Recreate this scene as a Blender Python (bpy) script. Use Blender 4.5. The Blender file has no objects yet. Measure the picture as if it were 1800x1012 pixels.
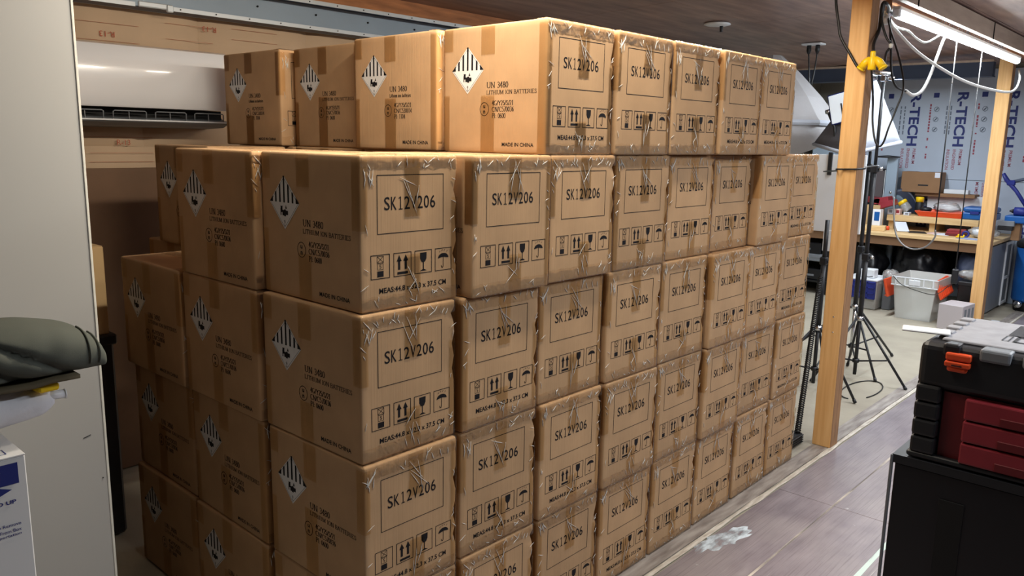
import bpy, bmesh, math, random
from mathutils import Vector, Matrix, noise
random.seed(7)
PI = math.pi
SC = bpy.context.scene
COL = SC.collection

# ------------------------------------------------------------------ camera
cam_d = bpy.data.cameras.new('camera'); cam = bpy.data.objects.new('camera', cam_d); COL.objects.link(cam)
SC.camera = cam
cam_d.sensor_width = 36.0; cam_d.lens = 36.0 * 1401.6 / 1800.0; cam_d.clip_start = 0.02; cam_d.clip_end = 60
def set_cam():
    y, p, r = 0.8319, 0.1829, 0.0186
    f = Vector((math.sin(y)*math.cos(p), math.cos(y)*math.cos(p), -math.sin(p)))
    rt = Vector((math.cos(y), -math.sin(y), 0)); up = rt.cross(f)
    rt2 = math.cos(r)*rt + math.sin(r)*up; up2 = -math.sin(r)*rt + math.cos(r)*up
    m = Matrix.Identity(4)
    for i in range(3):
        m[i][0] = rt2[i]; m[i][1] = up2[i]; m[i][2] = -f[i]
    m.translation = Vector((-1.1169, -1.5066, 1.5586))
    cam.matrix_world = m
set_cam()

# ------------------------------------------------------------------ world, lights, exposure
SC.view_settings.view_transform = 'Standard'; SC.view_settings.look = 'None'
SC.view_settings.exposure = 0.0; SC.view_settings.gamma = 1.0; SC.view_settings.use_curve_mapping = False
w = bpy.data.worlds.new('world'); SC.world = w; w.use_nodes = True
w.node_tree.nodes['Background'].inputs[0].default_value = (0.75, 0.85, 1.0, 1)
w.node_tree.nodes['Background'].inputs[1].default_value = 0.012
def area(name, loc, sx, sy, power, color, rot=(0, 0, 0), spread=180):
    d = bpy.data.lights.new(name, 'AREA'); d.shape = 'RECTANGLE'; d.size = sx; d.size_y = sy
    d.energy = power; d.color = color; d.spread = math.radians(spread)
    o = bpy.data.objects.new(name, d); COL.objects.link(o); o.location = loc; o.rotation_euler = rot
    return o
KEY = (1.0, 0.90, 0.74); COOL = (0.86, 0.93, 1.0)
area('strip_and_fill_light', (0.46, 0.03, 2.27), 1.1, 0.06, 24.0, KEY, (math.radians(35), 0, 0))   # tubes under the header, over the near corner
area('strip_and_fill_light', (0.70, -0.26, 2.35), 1.2, 0.06, 17.0, KEY)  # added grazing light to bring out the tape creases, source unseen
area('strip_and_fill_light', (1.90, 0.03, 2.27), 1.2, 0.06, 22.0, KEY, (math.radians(15), 0, 0))
area('strip_and_fill_light', (0.95, -2.1, 2.38), 1.2, 0.06, 32.0, (.88, .95, 1.0))     # added fill over the aisle, an unseen source
area('strip_and_fill_light', (2.6, -1.75, 2.36), 1.2, 0.10, 27.0, (.90, .96, 1.0))  # added aisle fill, unseen
area('strip_and_fill_light', (4.9, -1.6, 2.36), 1.2, 0.10, 60.0, COOL)  # unseen fill added for the far aisle
area('strip_and_fill_light', (6.6, 1.1, 2.20), 1.2, 0.10, 36.0, COOL)                  # over the bench
area('strip_and_fill_light', (5.0, 0.02, 2.235), 2.7, 0.05, 34.0, COOL)                # light of the tube lamp in view
area('strip_and_fill_light', (4.9, -1.5, 2.12), 2.4, 0.20, 30.0, COOL, (math.pi, 0, 0))   # added uplight hung below the tubes to brighten the ceiling
area('strip_and_fill_light', (2.6, -1.6, 2.12), 2.4, 0.20, 16.0, (1, .95, .91), (math.pi, 0, 0))  # second added uplight, for the ceiling nearer the stack

# ------------------------------------------------------------------ materials
def lin(c):
    c = c/255.0
    return c/12.92 if c <= 0.04045 else ((c+0.055)/1.055)**2.4
def rgb(r, g, b): return (lin(r), lin(g), lin(b), 1.0)
MATS = {}
def mat(name, color, rough=0.6, metal=0.0, spec=0.5, noise_scale=0.0, noise_amt=0.0, bump=0.0, bump_scale=60.0,
        stretch=(1, 1, 1), emit=None, alpha=1.0, trans=0.0, coat=0.0, color2=None, rnd=0.0):
    m = bpy.data.materials.new(name); m.use_nodes = True; MATS[name] = m
    nt = m.node_tree; b = nt.nodes['Principled BSDF']
    b.inputs['Base Color'].default_value = color; b.inputs['Roughness'].default_value = rough
    b.inputs['Metallic'].default_value = metal; b.inputs['Specular IOR Level'].default_value = spec
    b.inputs['Alpha'].default_value = alpha; b.inputs['Transmission Weight'].default_value = trans
    b.inputs['Coat Weight'].default_value = coat
    tc = mp = None
    if noise_amt or bump or color2:
        tc = nt.nodes.new('ShaderNodeTexCoord'); mp = nt.nodes.new('ShaderNodeMapping')
        mp.inputs['Scale'].default_value = stretch
        nt.links.new(tc.outputs['Object'], mp.inputs['Vector'])
    if noise_amt or color2:
        n = nt.nodes.new('ShaderNodeTexNoise'); n.inputs['Scale'].default_value = noise_scale or 5.0; n.inputs['Detail'].default_value = 5
        nt.links.new(mp.outputs[0], n.inputs['Vector'])
        mx = nt.nodes.new('ShaderNodeMix'); mx.data_type = 'RGBA'
        if color2: a, c2 = color, color2
        else:
            a = tuple(x*(1-noise_amt) for x in color[:3])+(1,); c2 = tuple(min(1, x*(1+noise_amt)) for x in color[:3])+(1,)
        mx.inputs[6].default_value = a; mx.inputs[7].default_value = c2
        rmp = nt.nodes.new('ShaderNodeMapRange'); rmp.inputs[1].default_value = 0.3; rmp.inputs[2].default_value = 0.7
        nt.links.new(n.outputs[0], rmp.inputs[0]); nt.links.new(rmp.outputs[0], mx.inputs[0])
        out = mx.outputs[2]
        if rnd:
            oi = nt.nodes.new('ShaderNodeObjectInfo'); hs = nt.nodes.new('ShaderNodeHueSaturation')
            r2 = nt.nodes.new('ShaderNodeMapRange'); r2.inputs[3].default_value = 1-rnd; r2.inputs[4].default_value = 1+rnd
            nt.links.new(oi.outputs['Random'], r2.inputs[0]); nt.links.new(r2.outputs[0], hs.inputs['Value'])
            nt.links.new(out, hs.inputs['Color']); out = hs.outputs[0]
        nt.links.new(out, b.inputs['Base Color'])
    if bump:
        n2 = nt.nodes.new('ShaderNodeTexNoise'); n2.inputs['Scale'].default_value = bump_scale; n2.inputs['Detail'].default_value = 4
        nt.links.new(mp.outputs[0], n2.inputs['Vector'])
        bp = nt.nodes.new('ShaderNodeBump'); bp.inputs['Strength'].default_value = bump; bp.inputs['Distance'].default_value = 0.01
        nt.links.new(n2.outputs[0], bp.inputs['Height']); nt.links.new(bp.outputs[0], b.inputs['Normal'])
    if emit:
        b.inputs['Emission Color'].default_value = emit[0]; b.inputs['Emission Strength'].default_value = emit[1]
    return m

def cardboard(name, color):
    m = mat(name, color, rough=0.72, spec=0.25, noise_scale=7, noise_amt=0.10, rnd=0.07)
    nt = m.node_tree; b = nt.nodes['Principled BSDF']
    tc = nt.nodes.new('ShaderNodeTexCoord'); mp = nt.nodes.new('ShaderNodeMapping'); mp.inputs['Scale'].default_value = (1, 1, 0.02)
    nt.links.new(tc.outputs['Object'], mp.inputs['Vector'])
    n = nt.nodes.new('ShaderNodeTexNoise'); n.inputs['Scale'].default_value = 170; n.inputs['Detail'].default_value = 2
    nt.links.new(mp.outputs[0], n.inputs['Vector'])
    bp = nt.nodes.new('ShaderNodeBump'); bp.inputs['Strength'].default_value = 0.18; bp.inputs['Distance'].default_value = 0.004
    nt.links.new(n.outputs[0], bp.inputs['Height']); nt.links.new(bp.outputs[0], b.inputs['Normal'])
    return m
CARD = cardboard('cardboard', rgb(188, 153, 116))

def film(name, tint, gloss, rough, bump, scale, haze=0.0, stretch=(1, 1, 1)):
    m = bpy.data.materials.new(name); m.use_nodes = True; nt = m.node_tree; nt.nodes.clear()
    out = nt.nodes.new('ShaderNodeOutputMaterial')
    tr = nt.nodes.new('ShaderNodeBsdfTransparent'); tr.inputs[0].default_value = tint
    gl = nt.nodes.new('ShaderNodeBsdfGlossy'); gl.inputs['Roughness'].default_value = rough; gl.inputs[0].default_value = (1, 1, 1, 1)
    df = nt.nodes.new('ShaderNodeBsdfDiffuse'); df.inputs[0].default_value = (0.92, 0.90, 0.85, 1)
    m1 = nt.nodes.new('ShaderNodeMixShader'); m1.inputs[0].default_value = haze
    nt.links.new(tr.outputs[0], m1.inputs[1]); nt.links.new(df.outputs[0], m1.inputs[2])
    lw = nt.nodes.new('ShaderNodeLayerWeight'); lw.inputs[0].default_value = gloss
    m2 = nt.nodes.new('ShaderNodeMixShader'); nt.links.new(lw.outputs['Fresnel'], m2.inputs[0])
    nt.links.new(m1.outputs[0], m2.inputs[1]); nt.links.new(gl.outputs[0], m2.inputs[2])
    tc = nt.nodes.new('ShaderNodeTexCoord'); mp = nt.nodes.new('ShaderNodeMapping'); mp.inputs['Scale'].default_value = stretch
    nt.links.new(tc.outputs['Object'], mp.inputs['Vector'])
    n = nt.nodes.new('ShaderNodeTexNoise'); n.inputs['Scale'].default_value = scale; n.inputs['Detail'].default_value = 4; n.inputs['Distortion'].default_value = 1.5
    nt.links.new(mp.outputs[0], n.inputs['Vector'])
    bp = nt.nodes.new('ShaderNodeBump'); bp.inputs['Strength'].default_value = bump; bp.inputs['Distance'].default_value = 0.01
    nt.links.new(n.outputs[0], bp.inputs['Height'])
    for s in (gl, lw): nt.links.new(bp.outputs[0], s.inputs['Normal'])
    nt.links.new(m2.outputs[0], out.inputs[0])
    MATS[name] = m
    return m
TAPE = film('packing_tape_flat', (0.93, 0.87, 0.76, 1), 0.08, 0.25, 0.10, 25)
TAPEW = film('packing_tape_wrinkled', (0.95, 0.91, 0.83, 1), 0.11, 0.10, 1.0, 24, haze=0.04)
CREASE = film('tape_crease', (0.9, 0.88, 0.82, 1), 0.45, 0.12, 0.4, 90, haze=0.8)  # crease film whitened so the ridges stand in for glints

INK = mat('black_ink', rgb(26, 24, 28), rough=0.7, spec=0.2)
LABELW = mat('label_paper', rgb(225, 225, 225), rough=0.45)
WHITE = mat('white_paint', rgb(188, 187, 184), rough=0.35, noise_scale=1.5, noise_amt=0.03)
WEDGE = mat('white_edge', rgb(240, 238, 228), rough=0.3)
WPLAS = mat('white_plastic', rgb(235, 236, 240), rough=0.18, coat=0.5)
WPLAS2 = mat('white_matt_plastic', rgb(225, 228, 232), rough=0.5)
BLACK = mat('black_plastic', rgb(30, 31, 35), rough=0.45, noise_scale=40, noise_amt=0.1)
BLACKS = mat('black_satin_panel', rgb(20, 20, 24), rough=0.35)
DARK = mat('dark_cavity', rgb(14, 14, 16), rough=0.8)
RED = mat('red_plastic', rgb(142, 44, 54), rough=0.42, noise_scale=30, noise_amt=0.06)
REDD = mat('dark_red_plastic', rgb(104, 26, 32), rough=0.45)
ORANGE = mat('orange_plastic', rgb(226, 82, 40), rough=0.45, noise_scale=20, noise_amt=0.06)
YELLOW = mat('yellow_plastic', rgb(248, 205, 20), rough=0.4)
BLUE = mat('blue_plastic', rgb(20, 88, 160), rough=0.4, noise_scale=10, noise_amt=0.1)
NAVY = mat('navy_plastic', rgb(34, 46, 128), rough=0.45, noise_scale=10, noise_amt=0.1)
CHROME = mat('chrome', rgb(215, 218, 222), rough=0.18, metal=1.0)
STEEL = mat('blue_grey_steel', rgb(150, 166, 182), rough=0.45, metal=0.15, noise_scale=4, noise_amt=0.06)
STEELD = mat('dark_steel', rgb(62, 72, 92), rough=0.55, noise_scale=4, noise_amt=0.1)
GALV = mat('galvanised_lip', rgb(205, 212, 218), rough=0.4, metal=0.2)
CABLE = mat('black_cable', rgb(22, 22, 24), rough=0.45)
CABLEW = mat('white_cable', rgb(230, 230, 225), rough=0.45)
CABLEG = mat('grey_cable', rgb(140, 140, 140), rough=0.4)
GREYP = mat('grey_plastic', rgb(120, 124, 130), rough=0.5)
LID = mat('dusty_grey_lid', rgb(150, 150, 156), rough=0.7, noise_scale=25, noise_amt=0.12)
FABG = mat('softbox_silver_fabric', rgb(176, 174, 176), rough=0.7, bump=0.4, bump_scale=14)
FABSH = mat('softbox_shaded_fabric', rgb(98, 98, 104), rough=0.75, bump=0.4, bump_scale=14)  # fabric colour darkened to carry the shade
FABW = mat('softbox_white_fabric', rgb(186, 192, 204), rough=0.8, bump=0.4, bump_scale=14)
CLOTH = mat('grey_green_cloth', rgb(92, 95, 88), rough=0.95, spec=0.1, noise_scale=6, noise_amt=0.12, bump=0.12, bump_scale=900)
CLOTHW = mat('white_cloth', rgb(232, 232, 238), rough=0.9, spec=0.15, bump=0.25, bump_scale=30)
BROWN = mat('brown_sheet', rgb(98, 88, 66), rough=0.8, noise_scale=9, noise_amt=0.12)
TAN = mat('tan_card', rgb(190, 160, 116), rough=0.75, noise_scale=6, noise_amt=0.06)
BROWNC = mat('brown_card', rgb(140, 106, 74), rough=0.75, noise_scale=6, noise_amt=0.08)
PAPER = mat('paper', rgb(215, 220, 230), rough=0.7)
PINKP = mat('pink_paper', rgb(222, 190, 182), rough=0.7)
PALEB = mat('pale_blue_paper', rgb(160, 176, 214), rough=0.6)
def wood(name, c1, c2, scale, stretch, rough=0.6):
    m = mat(name, c1, rough=rough, noise_scale=scale, color2=c2, stretch=stretch, bump=0.12, bump_scale=scale*1.5)
    return m
POSTW = wood('fir_post', rgb(238, 192, 130), rgb(222, 170, 106), 14, (4, 4, 0.25))
BENCHW = wood('bench_pine', rgb(226, 196, 146), rgb(210, 176, 124), 10, (3, 0.4, 3))
CEILW = wood('stained_plywood', rgb(160, 130, 116), rgb(112, 88, 80), 5, (0.5, 3.2, 1), rough=0.42)
SAWN = wood('sawn_bark_shaded_face', rgb(176, 132, 90), rgb(138, 104, 76), 16, (4, 4, 0.5), rough=.8)  # rough sawn tone, also darkened for the post's unlit side
STRIPW = wood('pine_strip', rgb(196, 132, 84), rgb(150, 98, 62), 8, (0.6, 5, 5))
HEADW = wood('header_board', rgb(196, 176, 156), rgb(178, 156, 138), 7, (0.6, 4, 4))
CONC = mat('concrete', rgb(176, 168, 150), rough=0.8, noise_scale=3.0, color2=rgb(156, 148, 132), bump=0.15, bump_scale=30)
KRAFT = mat('kraft_facing', rgb(196, 168, 138), rough=0.7, noise_scale=3, noise_amt=0.08, bump=0.5, bump_scale=2.5)
KRAFTL = mat('kraft_print', rgb(176, 112, 84), rough=0.8)
KRED = mat('kraft_red_print', rgb(176, 84, 60), rough=0.8)
FOAM = mat('foil_foam_board', rgb(180, 192, 208), rough=0.45, noise_scale=2, noise_amt=0.06)
FBLUE = mat('foam_blue_print', rgb(26, 40, 110), rough=0.6)
FRED = mat('foam_red_print', rgb(150, 60, 78), rough=0.6)
FGREY = mat('foam_grey_print', rgb(96, 106, 124), rough=0.6)
BPRINT = mat('blue_print', rgb(30, 42, 120), rough=0.5)
PLYD = mat('dark_brown_sheet', rgb(112, 84, 62), rough=0.7, noise_scale=4, noise_amt=0.15)
WALLP = mat('grey_beige_wall', rgb(140, 138, 128), rough=0.8, noise_scale=3, noise_amt=0.08)
GLOW = mat('tube_glow', rgb(255, 255, 255), emit=((0.84, 0.95, 1.0, 1), 30.0))
LEDF = mat('diffuser_white', rgb(235, 242, 250), rough=0.5, emit=((0.85, 0.94, 1.0, 1), 0.35))
def clear(name, tint, rough, haze, gl=0.2):
    return film(name, tint, gl, rough, 0.05, 8, haze=haze)
CLEARB = clear('frosted_plastic', (0.88, 0.92, 0.94, 1), 0.3, 0.45)
CLEARP = film('clear_bag', (0.9, 0.93, 0.96, 1), 0.35, 0.12, 1.0, 14, haze=0.25)

def plank_mat():
    m = bpy.data.materials.new('worn_plank'); m.use_nodes = True; nt = m.node_tree; b = nt.nodes['Principled BSDF']
    tc = nt.nodes.new('ShaderNodeTexCoord')
    def nz(scale, st, det=6):
        mp = nt.nodes.new('ShaderNodeMapping'); mp.inputs['Scale'].default_value = st
        nt.links.new(tc.outputs['Object'], mp.inputs['Vector'])
        n = nt.nodes.new('ShaderNodeTexNoise'); n.inputs['Scale'].default_value = scale; n.inputs['Detail'].default_value = det
        nt.links.new(mp.outputs[0], n.inputs['Vector']); return n
    base = nz(5, (1, 3, 1)); scr = nz(9, (0.35, 11, 1)); scr2 = nz(6, (0.22, 16, 1)); fine = nz(12, (0.3, 14, 1)); spot = nz(16, (1, 1, 1)); big = nz(2.2, (1, 1, 1))
    def ramp(src, p0, p1):
        r = nt.nodes.new('ShaderNodeMapRange'); r.inputs[1].default_value = p0; r.inputs[2].default_value = p1
        nt.links.new(src.outputs[0], r.inputs[0]); return r
    def mix(fac, a, bb):
        x = nt.nodes.new('ShaderNodeMix'); x.data_type = 'RGBA'
        nt.links.new(fac.outputs[0], x.inputs[0])
        if isinstance(a, tuple): x.inputs[6].default_value = a
        else: nt.links.new(a.outputs[2], x.inputs[6])
        x.inputs[7].default_value = bb; return x
    c = mix(ramp(base, 0.3, 0.7), rgb(116, 106, 113), rgb(144, 134, 139))
    c = mix(ramp(big, 0.45, 0.75), c, rgb(150, 141, 141))
    c = mix(ramp(fine, 0.50, 0.85), c, rgb(98, 87, 92))
    c = mix(ramp(scr, 0.64, 0.80), c, rgb(164, 157, 157))
    c = mix(ramp(scr2, 0.70, 0.74), c, rgb(196, 190, 187))
    c = mix(ramp(spot, 0.71, 0.76), c, rgb(206, 206, 206))
    nt.links.new(c.outputs[2], b.inputs['Base Color']); b.inputs['Roughness'].default_value = 0.42
    MATS['worn_plank'] = m; return m
PLANK = plank_mat()
PLANKD = mat('stained_border_plank', rgb(120, 110, 104), rough=0.6, noise_scale=9, color2=rgb(176, 168, 160), stretch=(0.6, 4, 1))
SEAMW = mat('white_paint_line', rgb(226, 220, 208), rough=0.7, noise_scale=25, color2=rgb(176, 164, 148), stretch=(0.5, 3, 1))
def worn(name, color, lo, hi, scale, stretch):
    m = mat(name, color, rough=0.6, noise_scale=scale, noise_amt=0.06, stretch=stretch); nt = m.node_tree; b = nt.nodes['Principled BSDF']
    tc = nt.nodes.new('ShaderNodeTexCoord'); mp = nt.nodes.new('ShaderNodeMapping'); mp.inputs['Scale'].default_value = stretch
    n = nt.nodes.new('ShaderNodeTexNoise'); n.inputs['Scale'].default_value = scale; n.inputs['Detail'].default_value = 8
    r = nt.nodes.new('ShaderNodeMapRange'); r.inputs[1].default_value = lo; r.inputs[2].default_value = hi
    nt.links.new(tc.outputs['Object'], mp.inputs[0]); nt.links.new(mp.outputs[0], n.inputs['Vector'])
    nt.links.new(n.outputs[0], r.inputs[0]); nt.links.new(r.outputs[0], b.inputs['Alpha']); return m
SEAML = worn('light_seam', rgb(196, 186, 174), .38, .66, 6, (0.5, 5, 1))
SEAMG = worn('green_white_seam', rgb(196, 214, 208), .25, .5, 8, (0.5, 3, 1))
SPILL = worn('white_spill', rgb(208, 220, 228), .36, .60, 9, (1.2, 3.0, 1))

# ------------------------------------------------------------------ mesh building
class MB:
    def __init__(self): self.bm = bmesh.new()
    def _m(self, faces, m, smooth):
        for f in faces: f.material_index = m; f.smooth = smooth
    def box(self, c, s, m=0, rot=None, bev=0.0, seg=1, smooth=False):
        M = Matrix.Translation(Vector(c))
        if rot is not None:
            M = M @ (Matrix.Rotation(rot, 4, 'Z') if isinstance(rot, (int, float)) else rot.to_4x4())
        M = M @ Matrix.Diagonal((s[0], s[1], s[2], 1))
        r = bmesh.ops.create_cube(self.bm, size=1.0, matrix=M)
        fs = set(f for v in r['verts'] for f in v.link_faces)
        if bev > 0:
            es = set(e for v in r['verts'] for e in v.link_edges)
            r2 = bmesh.ops.bevel(self.bm, geom=list(es), offset=bev, segments=seg, affect='EDGES', profile=0.5)
            fs = set(f for f in fs if f.is_valid) | set(r2['faces'])
        self._m(fs, m, smooth); return self
    def span(self, a, b, m=0, bev=0.0, seg=1):
        c = [(a[i]+b[i])/2 for i in range(3)]; s = [abs(b[i]-a[i]) for i in range(3)]
        return self.box(c, s, m, None, bev, seg)
    def ring(self, pts): return [self.bm.verts.new(p) for p in pts]
    def loft(self, rings, m=0, smooth=True, cap=True, closed=True):
        rs = [self.ring(r) for r in rings]; n = len(rs[0]); fs = []
        for a, b in zip(rs, rs[1:]):
            for i in range(n if closed else n-1):
                j = (i+1) % n
                fs.append(self.bm.faces.new((a[i], a[j], b[j], b[i])))
        if cap and closed:
            fs.append(self.bm.faces.new(list(reversed(rs[0])))); fs.append(self.bm.faces.new(rs[-1]))
        self._m(fs, m, smooth); return self
    def tube(self, pts, r, m=0, seg=6, cap=True):
        pts = [Vector(p) for p in pts]; rings = []; prev = None
        for i, p in enumerate(pts):
            d = (pts[min(i+1, len(pts)-1)] - pts[max(i-1, 0)])
            d = d.normalized() if d.length > 1e-9 else Vector((0, 0, 1))
            if prev is None:
                a = d.orthogonal().normalized()
            else:
                a = prev - d*prev.dot(d); a = a.normalized() if a.length > 1e-6 else d.orthogonal().normalized()
            prev = a; b = d.cross(a); rr = r[i] if isinstance(r, (list, tuple)) else r
            rings.append([p + rr*(math.cos(t)*a + math.sin(t)*b) for t in (2*PI*k/seg for k in range(seg))])
        return self.loft(rings, m, True, cap)
    def cyl(self, p0, p1, r0, r1=None, m=0, seg=12): return self.tube([p0, p1], [r0, r0 if r1 is None else r1], m, seg)
    def lathe(self, prof, c, m=0, seg=20, M=None):
        rings = []
        for r, z in prof:
            ring = [Vector((r*math.cos(2*PI*k/seg), r*math.sin(2*PI*k/seg), z)) for k in range(seg)]
            if M is not None: ring = [M @ v for v in ring]
            rings.append([v + Vector(c) for v in ring])
        return self.loft(rings, m, True, True)
    def prism(self, pts, d, m=0, smooth=False):
        d = Vector(d); a = [Vector(p) for p in pts]
        return self.loft([a, [p + d for p in a]], m, smooth, True)
    def grid(self, fn, nu, nv, m=0, smooth=True):
        vs = [[self.bm.verts.new(fn(i/nu, j/nv)) for j in range(nv+1)] for i in range(nu+1)]
        fs = [self.bm.faces.new((vs[i][j], vs[i+1][j], vs[i+1][j+1], vs[i][j+1])) for i in range(nu) for j in range(nv)]
        self._m(fs, m, smooth); return self
    def build(self, name, mats, parent=None, world=False, recalc=True):
        if not isinstance(mats, (list, tuple)): mats = [mats]
        if recalc: bmesh.ops.recalc_face_normals(self.bm, faces=self.bm.faces[:])
        me = bpy.data.meshes.new(name); self.bm.to_mesh(me); self.bm.free()
        for x in mats: me.materials.append(x)
        o = bpy.data.objects.new(name, me); COL.objects.link(o)
        if parent is not None:
            if world: me.transform(abs_loc(parent).inverted())
            o.parent = parent
        return o
def abs_loc(o):
    M = Matrix.Translation(o.location) @ o.rotation_euler.to_matrix().to_4x4()
    return abs_loc(o.parent) @ M if o.parent else M
def tag(o, label=None, cat=None, group=None, kind=None):
    if label: o['label'] = label
    if cat: o['category'] = cat
    if group: o['group'] = group
    if kind: o['kind'] = kind
    return o
def thing(name, label, cat, loc=(0, 0, 0), rz=0.0, group=None):
    o = bpy.data.objects.new(name, None); COL.objects.link(o); o.empty_display_size = 0.05
    o.location = loc; o.rotation_euler = (0, 0, rz)
    return tag(o, label, cat, group)
def struct(o): o['kind'] = 'structure'; return o
def copy_tree(o, parent=None):
    c = o.copy(); COL.objects.link(c); c.parent = parent
    for ch in [x for x in bpy.data.objects if x.parent == o]: copy_tree(ch, c)
    return c
def bez(pts, n=8):
    P = [Vector(p) for p in pts]; P = [2*P[0]-P[1]] + P + [2*P[-1]-P[-2]]; out = []
    for i in range(1, len(P)-2):
        for k in range(n):
            t = k/n; a, b, c, d = P[i-1], P[i], P[i+1], P[i+2]
            out.append(0.5*((2*b) + (c-a)*t + (2*a-5*b+4*c-d)*t*t + (3*b-a-3*c+d)*t**3))
    out.append(P[-2]); return out

# ------------------------------------------------------------------ flat print
_txt = {}
def text_tris(s, bold=0.0):
    k = (s, bold)
    if k not in _txt:
        cu = bpy.data.curves.new('lettering', 'FONT'); cu.body = s; cu.offset = bold; cu.resolution_u = 3
        ob = bpy.data.objects.new('lettering', cu); COL.objects.link(ob)
        dg = bpy.context.evaluated_depsgraph_get()
        me = bpy.data.meshes.new_from_object(ob.evaluated_get(dg))
        vs = [(v.co.x, v.co.y) for v in me.vertices]; fs = [tuple(p.vertices) for p in me.polygons]
        bpy.data.objects.remove(ob); bpy.data.meshes.remove(me); bpy.data.curves.remove(cu)
        x0 = min(v[0] for v in vs); x1 = max(v[0] for v in vs); y0 = min(v[1] for v in vs); y1 = max(v[1] for v in vs)
        _txt[k] = ([((x-x0)/(x1-x0), (y-y0)/(y1-y0)) for x, y in vs], fs)
    return _txt[k]
def arc(cx, cy, rx, ry, a0, a1, n=7):
    return [(cx+rx*math.cos(math.radians(a0+(a1-a0)*i/n)), cy+ry*math.sin(math.radians(a0+(a1-a0)*i/n))) for i in range(n+1)]
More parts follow.
